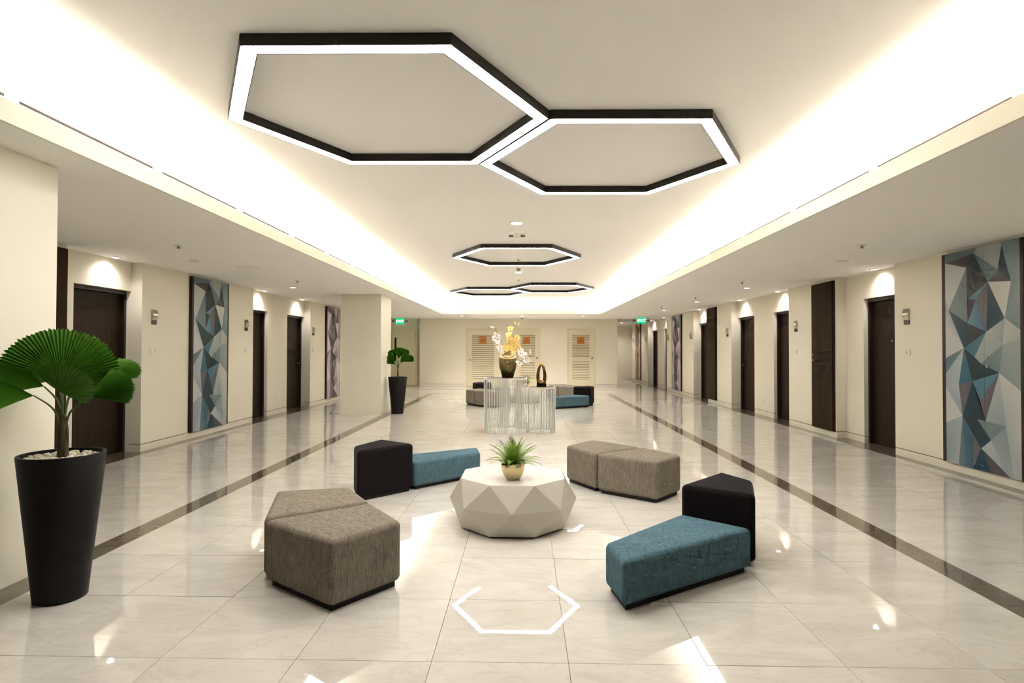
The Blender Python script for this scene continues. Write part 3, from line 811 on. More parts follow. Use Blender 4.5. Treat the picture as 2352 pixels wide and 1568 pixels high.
MB().lathe([(.165, 0), (.165, -.005), (.15, -.010), (.14, -.008)], 40, cap_b=False, cap_t=False).build('rim', WHITEPL, e, smooth=True, sharp=40)
MB().lathe([(.142, -.006), (.10, -.012), (.03, -.016)], 40, cap_b=False).build('grille', CEIL, e, smooth=True)
downlight(-.102, 7.471, ZC, 'bright downlight in the high ceiling before the single hexagon', CEIL_W, 62, .75, .075, LAMPHI, (1, .96, .99), group='bright downlights in the high ceiling')
downlight(-.117, 12.263, ZC, 'bright downlight in the high ceiling past the single hexagon', CEIL_W, 62, .75, .075, LAMPHI, (1, .96, .99), group='bright downlights in the high ceiling')
for x, w_ in ((-2.14, 'leftmost'), (-.065, 'middle'), (2.03, 'rightmost')):
    downlight(x, 19.75, ZS, f'{w_} of three small lit downlights along the far ceiling edge', FAR_W, 110, .9, .05, LAMPHI, (1, .90, .86), group='three downlights before the far wall')
def detector(x, y, z, label, s=1.0):
    e = empty('smoke_detector', (x, y, z)); tag(e, label, 'detector', 'ceiling detectors')
    MB().lathe([(.06 * s, 0), (.058 * s, -.012), (.05 * s, -.016)], 24).build('base', WHITEPL, e, smooth=True, sharp=40)
    MB().lathe([(.042 * s, -.016), (.04 * s, -.04), (.02 * s, -.05)], 20).build('sensor_head', GREYPL, e, smooth=True, sharp=40)
detector(-.112, 11.673, ZC, 'small dark smoke detector just past the single hexagon')
detector(-.069, 21.0, ZS, 'small dark smoke detector before the far wall above the vase')
e = empty('beam_detector', (-.10, 8.15, ZC)); tag(e, 'cream ceiling camera dome on a round plate before the single hexagon', 'camera')
MB().lathe([(.13, 0), (.13, -.006), (.12, -.010)], 32).build('mounting_plate', CEIL, e, smooth=True, sharp=40)
MB().lathe([(.06, -.010), (.055, -.04), (.03, -.062)], 24).build('dome', WHITEPL, e, smooth=True, sharp=40)
MB().box(-.115, -.045, .03, .045, -.05, -.02).box(.045, .115, .03, .045, -.05, -.02).build('side_lens', GREYPL, e)

# ------------------------------------------------------------------ exit signs
def exit_sign(x, y, ztop, label, arrow):
    e = empty('exit_sign', (x, y, ztop)); tag(e, label, 'exit sign', 'green exit signs')
    W_, H_ = .30, .215
    bevel(MB().box(-W_ / 2, W_ / 2, -.03, .03, -H_ - .02, -.02).build('housing', EXITG, e), .006, 2)
    MB().box(-.05, .05, -.02, .02, -.02, 0).build('bracket', WHITEPL, e)
    me = text_mesh('EXIT', .135, ext=.003, spacing=1.06, bold=.003); me.materials.append(EXITL)
    put('lettering', me, e, (.02 if arrow else 0, -.034, -H_ / 2 - .02), (PI / 2, 0, 0))
    if arrow:
        m = MB(); m.tri((-.155, -.036, -H_ / 2 - .02), (-.118, -.036, -H_ / 2 - .06), (-.118, -.036, -H_ / 2 + .02)); m.build('arrow', EXITL, e)
    for sx in (-1, 1):
        m = MB().tube([(sx * .15, 0, -.12), (sx * .21, 0, -.12)], .012, 10)
        m.tube([(sx * .255, .03, -.12), (sx * .255, -.02, -.12)], [.036, .043], 18)
        m.build('lamp_head', GREYPL, e, smooth=True, sharp=40)
exit_sign(-4.62, 21.2, ZS, 'lit green EXIT sign hanging over the far left fire door', False)
exit_sign(4.17, 20.4, ZS, 'lit green EXIT sign with arrow hanging over the far right corridor', True)

# ------------------------------------------------------------------ ottomans
def ottoman(poly, h, fab, label, group, name='ottoman', rad=.035):
    cx = sum(p[0] for p in poly) / len(poly); cy = sum(p[1] for p in poly) / len(poly)
    ar = sum(poly[i][0] * poly[(i + 1) % len(poly)][1] - poly[(i + 1) % len(poly)][0] * poly[i][1] for i in range(len(poly)))
    if ar < 0: poly = poly[::-1]
    loc = [(x - cx, y - cy) for x, y in poly]
    e = empty(name, (cx, cy, 0)); tag(e, label, 'ottoman', group)
    def inset(k):
        out = []
        n = len(loc)
        for i in range(n):
            p0, p1, p2 = Vector(loc[i - 1]), Vector(loc[i]), Vector(loc[(i + 1) % n])
            d1, d2 = (p1 - p0).normalized(), (p2 - p1).normalized()
            n1, n2 = Vector((-d1.y, d1.x)), Vector((-d2.y, d2.x))
            q = (n1 + n2) / (1 + n1.dot(n2)); out.append(tuple(p1 + q * k))
        return out
    body = MB().prism(loc, .032, h).build('upholstery', fab, e)
    bevel(body, rad, 5)
    MB().prism(inset(.032), 0, .034).build('plinth', PLINTH, e)
    return e
G1a = [(-1.545, 3.385), (-1.018, 3.013), (-.722, 3.395), (-1.012, 3.795)]
G1b = [(-1.563, 3.42), (-1.032, 3.828), (-1.285, 4.225), (-1.775, 4.085)]
G2a = [(.712, 5.63), (1.219, 5.244), (1.532, 5.60), (1.24, 6.035)]
G2b = [(.45, 6.11), (.705, 5.655), (1.225, 6.055), (.777, 6.516)]
BLU = [(.53, 3.055), (1.448, 3.655), (1.082, 3.975), (.475, 3.365)]
BLK = [(1.085, 4.0), (1.49, 3.715), (1.645, 4.15), (1.52, 4.45)]
def rot180(p, c=(0, 4.83)): return [(2 * c[0] - x, 2 * c[1] - y) for x, y in p]
def off(p, dx, dy): return [(x + dx, y + dy) for x, y in p]
NG, FG = 'ottomans around the near faceted table', 'ottomans around the far faceted table'
ottoman(G1a, .386, GREYFAB, 'grey linen ottoman in the near left corner of the seating, closest to the lens', NG)
ottoman(G1b, .386, GREYFAB, 'grey linen ottoman directly behind the closest grey one on the left', NG)
ottoman(G2a, .386, GREYFAB, 'grey linen ottoman right of the near faceted table, the nearer of its pair', NG)
ottoman(G2b, .386, GREYFAB, 'grey linen ottoman right of the near faceted table, the farther of its pair', NG)
ottoman(BLU, .279, BLUEFAB, 'long low teal ottoman in front, right of the near faceted table', NG)
ottoman(BLK, .47, BLACKF, 'tall black ottoman behind the front teal one on the right', NG)
ottoman(rot180(BLU), .279, BLUEFAB, 'long low teal ottoman left of and behind the near faceted table', NG)
ottoman(rot180(BLK), .47, BLACKF, 'tall black ottoman left of the near faceted table', NG)
ottoman(off(G2a, -1.94, 8.55), .386, GREYFAB, 'grey linen ottoman behind the wire stands on the left, nearer of the pair', FG)
ottoman(off(G2b, -1.94, 8.55), .386, GREYFAB, 'grey linen ottoman at the far left of the far group, outer of the pair', FG)
ottoman(off(G2a, .25, 10.48), .386, GREYFAB, 'grey linen ottoman of the far right pair, next to the tall black one', FG)
ottoman(off(G2b, .25, 10.48), .386, GREYFAB, 'grey linen ottoman of the far right pair, next to the far table', FG)
ottoman(off(BLU, .19, 10.48), .279, BLUEFAB, 'long low teal ottoman of the far group, right of the wire stands', FG)
ottoman(off(BLK, .17, 10.60), .47, BLACKF, 'tall black ottoman behind the far teal one on the right', FG)
ottoman(off(rot180(BLU), .19, 10.66), .279, BLUEFAB, 'teal ottoman of the far group seen through the tall wire stand', FG)
ottoman(off(rot180(BLK), .19, 10.66), .47, BLACKF, 'tall black ottoman at the far left of the far group', FG)

# ------------------------------------------------------------------ faceted tables
def table(cx, cy, label):
    e = empty('faceted_table', (cx, cy, 0)); tag(e, label, 'table', 'faceted octagonal tables')
    R1, RM, zt, zm = .4377, .515, .394, .205
    oc = [(R1 * math.cos(math.radians(22.5 + 45 * i)), R1 * math.sin(math.radians(22.5 + 45 * i))) for i in range(8)]
    mi = [(RM * math.cos(math.radians(45 * i)), RM * math.sin(math.radians(45 * i))) for i in range(8)]
    v = [(x, y, .012) for x, y in oc] + [(x, y, zm) for x, y in mi] + [(x, y, zt) for x, y in oc]
    f = [tuple(range(16, 24)), tuple(reversed(range(8)))]
    for i in range(8):
        j = (i + 1) % 8
        f += [(i, 8 + j, 8 + i), (i, j, 8 + j), (16 + i, 8 + i, 8 + j), (16 + i, 8 + j, 16 + j)]
    me = bpy.data.meshes.new('facets'); me.from_pydata(v, [], f); me.update(); me.materials.append(TABLE)
    o = put('body', me, e); b = o.modifiers.new('bevel', 'BEVEL'); b.width = .003; b.segments = 2; b.limit_method = 'ANGLE'; b.angle_limit = math.radians(8)
    MB().prism([(x * .95, y * .95) for x, y in oc], 0, .013).build('base', PLINTH, e)
    return e
table(-.085, 4.655, 'off-white faceted octagonal table in the middle of the near ottomans')
table(.02, 15.42, 'off-white faceted octagonal table behind the wire stands')

# ------------------------------------------------------------------ potted ferns
def frond_mesh(L, w, curl, seed, n=20):
    r = random.Random(seed); m = MB(); pts = []
    for i in range(n + 1):
        q = i / n; pts.append(Vector((L * (q - .12 * curl * q * q), 0, -L * .55 * curl * q * q * q)))
    m.tube(pts[::2], [.0016 * (1 - .8 * i / n) for i in range(0, n + 1, 2)], 4)
    for i in range(1, n):
        q = i / n; ll = w * (math.sin(PI * min(1, q * .92 + .12)) ** .7) * (1 - .25 * q)
        d = (pts[i + 1] - pts[i - 1]).normalized(); st = L / n * .5
        for s in (-1, 1):
            side = Vector((.32, s * .95, .22 - .1 * q)).normalized()
            a, b_ = pts[i] - d * st * .55, pts[i] + d * st * .55
            tip = pts[i] + side * ll
            mid = pts[i] + side * ll * .55 + Vector((0, 0, .004))
            k = len(m.v); m.v += [tuple(a), tuple(mid - d * st * .45), tuple(tip), tuple(mid + d * st * .45), tuple(b_)]
            m.f.append((k, k + 1, k + 2, k + 3, k + 4) if s > 0 else (k + 4, k + 3, k + 2, k + 1, k))
    me = m.mesh('frond'); me.materials.append(FERN); return me
FRONDS = [frond_mesh(.19, .040, c, i, 28) for i, c in enumerate((.2, .4, .7, 1.1))]
def fern(cx, cy, cz, label, seed, n=30, s=1.0):
    r = random.Random(seed)
    e = empty('potted_fern', (cx, cy, cz)); e.scale = (s, s, s); tag(e, label, 'potted plant', 'ferns in gold pots')
    m = MB(); seg = 40; prof = [(.052, 0), (.060, .010), (.076, .04), (.088, .075), (.0935, .105), (.0945, .130)]
    def rim(t): return .014 * math.cos(t) + .004 * math.sin(t)
    k = len(prof)
    allp = [(r_, z, 0) for r_, z in prof] + [(.091, .130, 1), (.086, .10, 1)]
    for r_, z, inn in allp:
        for i in range(seg):
            t = 2 * PI * i / seg; m.v.append((r_ * math.cos(t), r_ * math.sin(t), z + rim(t) * (z / .130) ** 3))
    for a in range(len(allp) - 1):
        for i in range(seg):
            j = (i + 1) % seg; m.f.append((a * seg + i, a * seg + j, (a + 1) * seg + j, (a + 1) * seg + i))
    m.f.append(tuple(reversed(range(seg))))
    m.build('pot', GOLD, e, smooth=True, sharp=50)
    MB().lathe([(.087, .100), (.05, .108), (.01, .110)], 24).build('soil', SOIL, e, smooth=True)
    for i in range(n):
        a = 2 * PI * i / n * 2.399 * n / (2 * PI) if False else i * 2.39996
        q = i / n; lean = 1.35 - 1.2 * q ** .8 if True else 0
        lean = math.radians(64 - 58 * q + r.uniform(-8, 8))   # from vertical: outer fronds lean out
        o = put('frond', FRONDS[0 if q > .7 else (1 if q > .4 else (2 if i % 3 else 3))], e)
        rr = .05 * (1 - q)
        o.location = (rr * math.cos(a), rr * math.sin(a), .104)
        o.rotation_euler = (0, -(PI / 2 - lean), a)
        o.scale = (r.uniform(.88, 1.12) * (1.22 if q > .45 else 1.0),) * 3
    return e
fern(-.082, 4.47, .394, 'green fern in a gold bowl pot on the near faceted table', 3, 42)
fern(.058, 15.42, .394, 'green fern in a gold bowl pot on the far table behind the wire stands', 5, 30, 1.05)

# ------------------------------------------------------------------ wire stands
def wire_stand(poly, H, label, post_every):
    cx = sum(p[0] for p in poly) / len(poly); cy = sum(p[1] for p in poly) / len(poly)
    lp = [(x - cx, y - cy) for x, y in poly]
    e = empty('wire_stand', (cx, cy, 0)); tag(e, label, 'plinth stand', 'white wire plinth stands')
    n = len(lp)
    def sc(k): return [(x * k, y * k) for x, y in lp]
    MB().prism(sc(1.015), 0, .008).build('base_plate', STEELW, e)
    rim = MB(); rim.ring(sc(1.012), sc(.955), H - .018, H + .004); rim.build('top_rim', STEELW, e)
    MB().prism(sc(.955), H - .012, H - .002).build('glass_top', SMOKED, e)
    bar = MB().lathe([(.0058, 0), (.0058, 1)], 8).mesh('bar', True); bar.materials.append(STEELW); bar.set_sharp_from_angle(angle=math.radians(60))
    post = MB().lathe([(.011, 0), (.011, 1)], 10).mesh('corner_post', True); post.materials.append(STEELW); post.set_sharp_from_angle(angle=math.radians(60))
    for i in range(n):
        a, b_ = Vector(lp[i]) * .985, Vector(lp[(i + 1) % n]) * .985
        o = put('corner_post', post, e, (a.x, a.y, .008)); o.scale = (1, 1, H - .026)
        k = max(2, round((b_ - a).length / .0305))
        for j in range(1, k):
            p = a.lerp(b_, j / k); o = put('bar', bar, e, (p.x, p.y, .008)); o.scale = (1, 1, H - .026)
    return cx, cy
T1 = [(-.665, 9.61), (-.29, 9.505), (.050, 9.66), (.052, 10.04), (-.30, 10.235), (-.663, 10.06)]
T2 = [(.082, 9.70), (.28, 9.575), (.531, 9.68), (.53, 9.915), (.318, 10.04), (.085, 9.885)]
c1 = wire_stand(T1, .915, 'taller white wire-bar stand carrying the flower vase', 0)
c2 = wire_stand(T2, .765, 'shorter white wire-bar stand carrying the bronze sculpture', 0)

# vase
def vase():
    H = .46; prof = []
    ctrl = [(0, .098), (.06, .112), (.14, .138), (.24, .154), (.30, .160), (.34, .156), (.375, .137), (.40, .110), (.42, .088), (.44, .074), (.46, .072)]
    n = 40
    for i in range(n + 1):
        z = H * i / n
        for (z0, r0), (z1, r1) in zip(ctrl, ctrl[1:]):
            if z <= z1 + 1e-9:
                q = (z - z0) / (z1 - z0); prof.append((r0 + (r1 - r0) * q, z)); break
    nf = 14
    def mod(t, z):
        row = z / H * 3.4; sh = (math.floor(row) % 2) * PI / nf
        c = abs(math.sin((t + sh) * nf / 2)); dz = abs((row % 1) - .5) * 2
        return 1 - .045 * (1 - c ** 1.0) - .02 * dz ** 2
    m = MB().lathe(prof + [(.066, .46), (.066, .40)], 84, cap_t=True, mod=mod)
    o = m.build('vase', VASE, None, smooth=True, loc=(-.275, 9.84, .92))
    tag(o, 'rounded smoky gold glass vase with faceted dimples on the taller wire stand', 'vase')
vase()
VX, VY, VZ = -.275, 9.84, .92
PXM = 1312 / 9.80        # pixels per metre at the vase
def at(u, v, dy=0):
    """point in the upright plane through the vase, from where it shows in the photograph"""
    return Vector((VX + (u - 1160.5) / PXM, VY + dy, VZ + (868 - v) / PXM))
def petal(m, L, w, up, n=5):
    pts = []
    for i in range(n + 1):
        q = i / n; ww = w * math.sin(PI * (q * .86 + .10)) ** .8
        pts.append((q * L, ww, up * q * q * L))
    return pts
def flower_mesh(pm, lm, seed):
    r = random.Random(seed); m = MB(); mats = []
    for i in range(5):
        a = 2 * PI * i / 5 + PI / 2 + r.uniform(-.12, .12); L = .042 * (1.1 if i in (1, 4) else .95); w = .019 if i in (1, 4) else .014
        P = petal(m, L, w, r.uniform(.1, .45)); k = len(m.v)
        ca, sa = math.cos(a), math.sin(a)
        for x, ww, z in P:
            for s in (-1, 1): m.v.append((x * ca - s * ww * sa, x * sa + s * ww * ca, z + .004 * (1 if s else 0)))
        for j in range(len(P) - 1): m.f.append((k + 2 * j, k + 2 * j + 2, k + 2 * j + 3, k + 2 * j + 1))
    nf = len(m.f)
    m.lathe([(.002, 0), (.005, .008), (.006, .014), (.002, .019)], 8, c=(0, -.006, 0))
    me = m.mesh('flower', True); me.materials.append(pm); me.materials.append(lm)
    for p in me.polygons:
        if p.index >= nf: p.material_index = 1
    return me
FW = [flower_mesh(PETW, LIPM, i) for i in (1, 2)]; FY = [flower_mesh(PETY, LIPO, i) for i in (3, 4)]
BUDM = {}
for nm, mt in (('w', BLUEH), ('y', PETY)):
    me = MB().lathe([(.001, 0), (.011, .014), (.013, .028), (.006, .048), (.001, .056)], 10).mesh('bud', True); me.materials.append(mt); BUDM[nm] = me
def smoothpath(P, k=5):
    out = []
    for i in range(len(P) - 1):
        p0, p1, p2, p3 = P[max(i - 1, 0)], P[i], P[i + 1], P[min(i + 2, len(P) - 1)]
        for j in range(k):
            t = j / k
            out.append(.5 * ((2 * p1) + (-p0 + p2) * t + (2 * p0 - 5 * p1 + 4 * p2 - p3) * t * t + (-p0 + 3 * p1 - 3 * p2 + p3) * t ** 3))
    out.append(P[-1]); return out
def spray(name, pts, r0, flowers, buds, kinds, label, seed, mt=None, cat='orchid', leaves=()):
    r = random.Random(seed)
    base = at(*pts[0]); e = empty(name, base); tag(e, label, cat, 'orchid sprays in the vase' if cat == 'orchid' else 'curly twigs in the vase')
    P = smoothpath([at(*p) - base for p in pts])
    MB().tube(P, [r0 * (1 - .6 * i / len(P)) for i in range(len(P))], 6).build('stem', mt or STEMB, e, smooth=True)
    for (u, v, dy, s) in flowers:
        o = put('flower', r.choice(kinds), e, at(u, v, dy) - base)
        o.rotation_euler = (PI / 2 + r.uniform(-.5, .35), r.uniform(-.6, .6), r.uniform(-.7, .7)); o.scale = (s * 1.35,) * 3
        # pedicel to the nearest stem point
        q = min(P, key=lambda p: (p - o.location).length)
        MB().tube([q, (q + o.location) / 2 + Vector((0, .01, .01)), o.location + Vector((0, .012, 0))], .0018, 5).build('pedicel', STEMB, e, smooth=True)
    for (u, v, dy, ang, s, kd) in buds:
        o = put('bud', BUDM[kd], e, at(u, v, dy) - base); o.rotation_euler = (0, ang, 0); o.scale = (s, s, s)
        q = min(P, key=lambda p: (p - o.location).length)
        if (q - o.location).length > .004: MB().tube([q, o.location], .0016, 5).build('pedicel', STEMB, e, smooth=True)
V0 = (1158, 812, 0)
spray('orchid_spray', [(1156, 815, 0), (1150, 798, -.02), (1145, 784, -.02), (1138, 768, -.02), (1131, 754, -.02)], .005,
      [(1134, 770, -.05, 1.15), (1131, 777, -.04, 1.05), (1139, 778, -.05, 1.05), (1136, 786, -.05, .95), (1142, 798, -.05, 1.05), (1144, 805, -.06, .95), (1150, 806, -.06, .9)],
      [(1130, 754, -.02, -1.25, 1.5, 'w')], FW, 'white orchid spray leaning to the left out of the vase', 11)
spray('orchid_spray', [(1163, 815, 0), (1168, 800, -.02), (1171, 785, -.02), (1173, 775, -.02), (1176, 765, -.01), (1177, 755, 0), (1181, 748, 0)], .005,
      [(1167, 755, -.03, 1.0), (1163, 769, -.04, 1.1), (1164, 779, -.05, 1.15), (1165, 786, -.05, 1.0), (1182, 776, -.04, 1.1), (1179, 784, -.05, 1.15), (1174, 794, -.07, 1.25), (1182, 796, -.07, 1.25), (1166, 798, -.08, 1.05), (1170, 790, -.06, 1.1)],
      [(1179, 745, 0, -.45, 1.1, 'y'), (1184, 748, 0, .45, 1.1, 'y')], FY, 'tall yellow orchid spray rising in the middle of the vase', 12)
spray('orchid_spray', [(1168, 814, -.02), (1172, 801, -.06), (1178, 803, -.08), (1181, 813, -.09), (1186, 826, -.10), (1194, 827, -.10), (1203, 822, -.10), (1212, 815, -.10)], .005,
      [(1187, 802, -.06, 1.05), (1189, 810, -.07, 1.15), (1195, 813, -.08, 1.15), (1199, 818, -.08, 1.05), (1205, 820, -.10, .95), (1206, 828, -.10, .9), (1200, 829, -.10, .8), (1188, 834, -.09, .95), (1184, 832, -.08, .8)],
      [(1211, 810, -.10, .2, 1.1, 'w'), (1210, 815, -.10, .6, 1.0, 'w')], FW, 'white orchid spray drooping to the right over the vase', 13)
spray('orchid_spray', [(1161, 815, -.02), (1158, 806, -.05), (1155, 800, -.07)], .004, [(1155, 798, -.09, 1.1), (1158, 803, -.09, .9), (1174, 808, -.09, .85)], [], FY, 'short yellow orchid spray low at the neck of the vase', 14)
spray('curly_twig', [(1155, 812, .02), (1150, 790, .03), (1148, 778, .03), (1147, 766, .03), (1145, 758, .03), (1150, 750, .03), (1144, 745, .03)], .003, [], [], FW, 'thin curly tan twig on the left of the vase flowers', 15, TWIG, 'twig')
spray('curly_twig', [(1160, 812, .03), (1158, 790, .04), (1155, 768, .04), (1160, 756, .04), (1157, 747, .04), (1159, 738, .04)], .003, [], [], FW, 'thin straight tan twig rising between the orchid sprays', 16, TWIG, 'twig')
e = empty('leaf_tuft', at(1163, 813, -.02)); tag(e, 'small tuft of green blades at the neck of the vase', 'foliage')
for i in range(12):
    a = i * 2.4; L = .05 + .03 * (i % 3); d = Vector((math.cos(a), math.sin(a), 0))
    m = MB(); w_ = d.cross(Vector((0, 0, 1))) * .005
    p0, p1, p2 = Vector((0, 0, 0)), d * L * .6 + Vector((0, 0, L * .75)), d * L * 1.25 + Vector((0, 0, L * .6))
    m.quad(p0 - w_ * .6, p0 + w_ * .6, p1 + w_, p1 - w_); m.tri(p1 - w_, p1 + w_, p2); m.build('blade', FERN, e)

# sculpture
def sculpture():
    e = empty('bronze_sculpture', (.302, 9.80, .77)); tag(e, 'glazed bronze pointed loop sculpture on a black block on the shorter wire stand', 'sculpture')
    bevel(MB().box(-.082, .082, -.07, .07, 0, .06).build('base_block', MARBLEK, e), .004, 2)
    # upright almond loop with a flattened, slightly twisted section
    H = .40; Wd = .062; m = MB(); seg = 14; n = 56; P = []
    def loop(t):   # t 0..1 from bottom round the left to the top and back on the right
        a = t * 2 * PI
        z = .058 + (1 - math.cos(a)) / 2 * (H - .075)
        q = (z - .058) / (H - .075)
        x = Wd * math.sin(a) * (1.18 - .48 * q) if True else 0
        return Vector((-x, .012 * math.sin(a) * 1.0, z + .0))
    for i in range(n):
        t = i / n; p = loop(t); d = (loop(t + .004) - loop(t - .004)).normalized()
        side = Vector((0, 1, 0)); side = (side - d * side.dot(d)).normalized(); out = d.cross(side).normalized()
        q = (p.z - .058) / (H - .075)
        th, dp = .034 - .014 * q, .055 - .022 * q
        if q < .12: th *= 1.35
        tw = .5 * math.sin(t * 2 * PI)
        for s in range(seg):
            b_ = 2 * PI * s / seg; cx, sy = math.cos(b_), math.sin(b_)
            cx = math.copysign(abs(cx) ** .75, cx); sy = math.copysign(abs(sy) ** .75, sy)
            u_, w_ = cx * th, sy * dp
            u2, w2 = u_ * math.cos(tw) - w_ * math.sin(tw) * .5, u_ * math.sin(tw) * .5 + w_ * math.cos(tw)
            m.v.append(tuple(p + out * u2 + side * w2))
    for i in range(n):
        for s in range(seg):
            i2, s2 = (i + 1) % n, (s + 1) % seg
            m.f.append((i * seg + s, i * seg + s2, i2 * seg + s2, i2 * seg + s))
    m.build('loop', BRONZE, e, smooth=True)
sculpture()

# ------------------------------------------------------------------ potted fan palms
def fan_leaf(R, spread, pleats, cup, droop, seed, notch=.05):
    """pleated round fan in its own frame: hub at the origin, midrib along +X, upper face +Z"""
    r = random.Random(seed); m = MB(); rings = 7; k = pleats * 2
    for i in range(k + 1):
        a = math.radians(spread) * (i / k - .5) * 2
        edge = 1 - (notch if i % 2 else 0) - r.uniform(0, notch * .7) - .10 * (abs(i / k - .5) * 2) ** 3
        for j in range(1, rings + 1):
            q = j / rings; rr = R * q * (edge if j == rings else (1 - .02) * (1 - .10 * (abs(i / k - .5) * 2) ** 3) if j == rings - 1 and False else edge * 1.0)
            pl = (.0042 if i % 2 else -.0042) * min(1, q * 1.6) * R / .28
            z = pl + cup * R * q * (math.sin(a) ** 2) * q - droop * R * q * q * (.3 + .7 * max(0, math.cos(a)))
            m.v.append((rr * math.cos(a), rr * math.sin(a), z))
    m.v.append((0, 0, 0)); h_ = len(m.v) - 1
    for i in range(k):
        a0, b0 = i * rings, (i + 1) * rings
        m.f.append((h_, a0, b0))
        for j in range(rings - 1): m.f.append((a0 + j, a0 + j + 1, b0 + j + 1, b0 + j))
    return m
def palm(cx, cy, label, leaves, rt, seed, near, H=.81, rb=.127, rtop=.207, trunk_h=.22, trunk_r=.026):
    r = random.Random(seed)
    e = empty('potted_palm', (cx, cy, 0)); tag(e, label, 'potted plant', 'fan palms in tall black planters')
    m = MB().lathe([(rb - .01, 0), (rb, .006), (rtop, H - .004), (rtop - .002, H), (rtop - .018, H), (rtop - .022, H - .06)], 64, cap_t=False)
    m.build('planter', POT, e, smooth=True, sharp=45)
    MB().lathe([(rtop - .02, H - .05), (.05, H - .04), (.01, H - .04)], 32, cap_b=False).build('soil', SOIL, e, smooth=True)
    P = [Vector((0, 0, H - .05)), Vector((.004, 0, H + trunk_h * .5)), Vector((-.004, 0, H + trunk_h))]
    MB().tube(smoothpath(P, 4), [trunk_r * 1.15, trunk_r * 1.1, trunk_r, trunk_r, trunk_r * .95, trunk_r * .9, trunk_r * .8, trunk_r * .7, trunk_r * .55], 12).build('trunk', TRUNK, e, smooth=True)
    right = Vector((rt[0], rt[1], 0)); tow = Vector((rt[1], -rt[0], 0)); up = Vector((0, 0, 1))
    def V(p): return right * p[0] + tow * p[1] + up * p[2]
    for i, (hub, axis, nrm, R, spread, cup, droop, z0) in enumerate(leaves):
        hb = V(hub); ax = V(axis).normalized(); nn = V(nrm); nn = (nn - ax * nn.dot(ax)).normalized(); sd = nn.cross(ax)
        lm = fan_leaf(R, spread, 50 if R > .28 else (34 if R > .2 else 26), cup, droop, seed * 10 + i)
        mw = Matrix(((ax.x, sd.x, nn.x), (ax.y, sd.y, nn.y), (ax.z, sd.z, nn.z)))
        lm.v = [tuple(mw @ Vector(p)) for p in lm.v]
        lo = lm.build('leaf', LEAF, e, loc=hb)
        s0 = Vector((r.uniform(-.008, .008), r.uniform(-.008, .008), z0))
        mid = Vector((s0.x + (hb.x - s0.x) * .25, s0.y + (hb.y - s0.y) * .25, s0.z + (hb.z - s0.z) * .62))
        st = MB().tube([p - hb for p in smoothpath([s0, mid, hb], 6)], [.0075 * (1 - .5 * k / 12) * (1 if near else .7) for k in range(13)], 6)
        st.build('stalk', STALK, lo, smooth=True)
    return e
# leaves: hub (right, toward viewer, height), midrib direction, upper-face direction, radius, half spread, cup, droop, stalk root height
PL1 = [((-.012, -.05, 1.235), (-.05, -.20, 1), (0, 1, .35), .30, 106, .10, .03, .98),
       ((.115, -.07, 1.245), (1, -.25, .24), (-.1, .55, 1), .275, 34, -.1, .0, .96),
       ((-.018, .10, 1.165), (.50, .40, .62), (-.2, .9, -.25), .165, 92, -.2, .12, .93),
       ((.115, .05, 1.125), (1, .1, .48), (-.4, .85, .6), .235, 42, -.1, .03, .90),
       ((-.085, .0, 1.19), (-1, .1, .45), (.35, .75, .75), .27, 40, -.1, .02, .95),
       ((-.125, .08, 1.145), (-1, .4, .26), (.2, .7, .9), .23, 38, -.1, .04, .90),
       ((-.03, -.12, 1.21), (-.5, -1, .35), (.2, .3, 1), .25, 80, -.2, .05, .97)]
N1 = (-2.61, 3.19)
palm(N1[0], N1[1], 'fan palm in a tall tapered black planter beside the near left column', PL1, (.774, .633), 21, True)
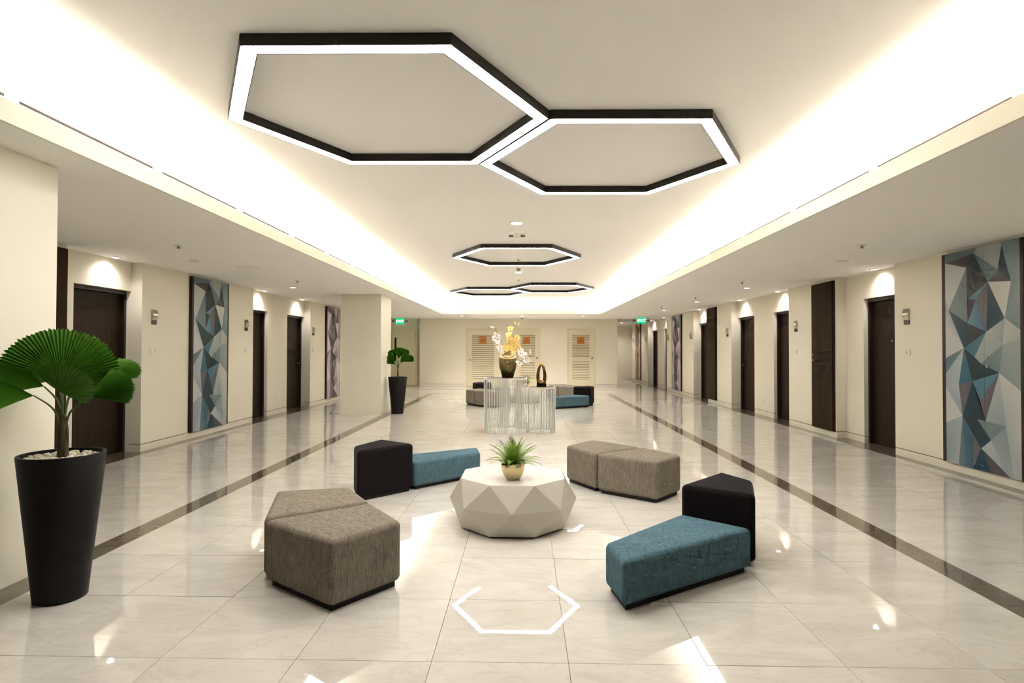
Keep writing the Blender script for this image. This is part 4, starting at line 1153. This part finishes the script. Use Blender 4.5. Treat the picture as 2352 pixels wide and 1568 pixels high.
PL2 = [((.02, .05, 1.20), (.10, .05, 1), (.1, 1, .0), .26, 36, .0, .0, .93),
       ((-.03, .04, 1.13), (-.72, .05, .72), (.5, .9, .4), .25, 34, .0, .02, .91),
       ((.055, .08, 1.12), (.62, .1, .70), (-.5, .9, .35), .27, 40, .0, .02, .90),
       ((.10, .02, 1.13), (1, -.1, .42), (-.3, .9, .5), .27, 26, .0, .0, .92),
       ((-.04, .06, 1.08), (-.9, .1, .52), (.35, .9, .5), .22, 30, .0, .05, .89),
       ((.07, -.03, 1.21), (.55, -.2, .85), (-.4, .9, .3), .25, 30, .0, .0, .94),
       ((-.05, -.03, 1.18), (-.40, -.2, .9), (.3, .9, .3), .25, 32, .0, .0, .93)]
palm(-2.772, 12.52, 'fan palm in a tall tapered black planter beside the far left column', PL2, (.976, .218), 33, False, .80, .128, .208, .16, .018)
# pebbles on the soil of the near planter
pm = MB(); pm.lathe([(.004, -.010), (.013, -.007), (.017, 0), (.013, .008), (.004, .011)], 10); pme = pm.mesh('pebble', True); pme.materials.append(PEB)
pr = random.Random(4); spots = []
for k in range(4000):
    a, q = pr.uniform(0, 2 * PI), math.sqrt(pr.uniform(.05, 1)) * .165; x, y = q * math.cos(a), q * math.sin(a)
    if q > .045 and all((x - x2) ** 2 + (y - y2) ** 2 > .026 ** 2 for x2, y2 in spots): spots.append((x, y))
    if len(spots) >= 74: break
for x, y in spots:
    o = put('pebble', pme, None, (N1[0] + x, N1[1] + y, .782 + pr.uniform(0, .012)), (pr.uniform(-.25, .25), pr.uniform(-.25, .25), pr.uniform(0, 6)))
    o.scale = (pr.uniform(.9, 1.5), pr.uniform(.75, 1.0), pr.uniform(.8, 1.1))
    tag(o, 'smooth cream pebble on the soil of the near black planter', 'pebble', 'cream pebbles in the near planter')
m = MB()
for k in range(46):
    a, q = pr.uniform(0, 2 * PI), math.sqrt(pr.uniform(.05, 1)) * .17
    m.lathe([(.004, -.008), (.016, -.003), (.016, .004), (.004, .010)], 7, c=(-2.772 + q * math.cos(a), 12.52 + q * math.sin(a), .775))
tag(m.build('pebbles', PEB, None, smooth=True), 'cream pebbles covering the soil of the far black planter', 'pebbles', kind='stuff')
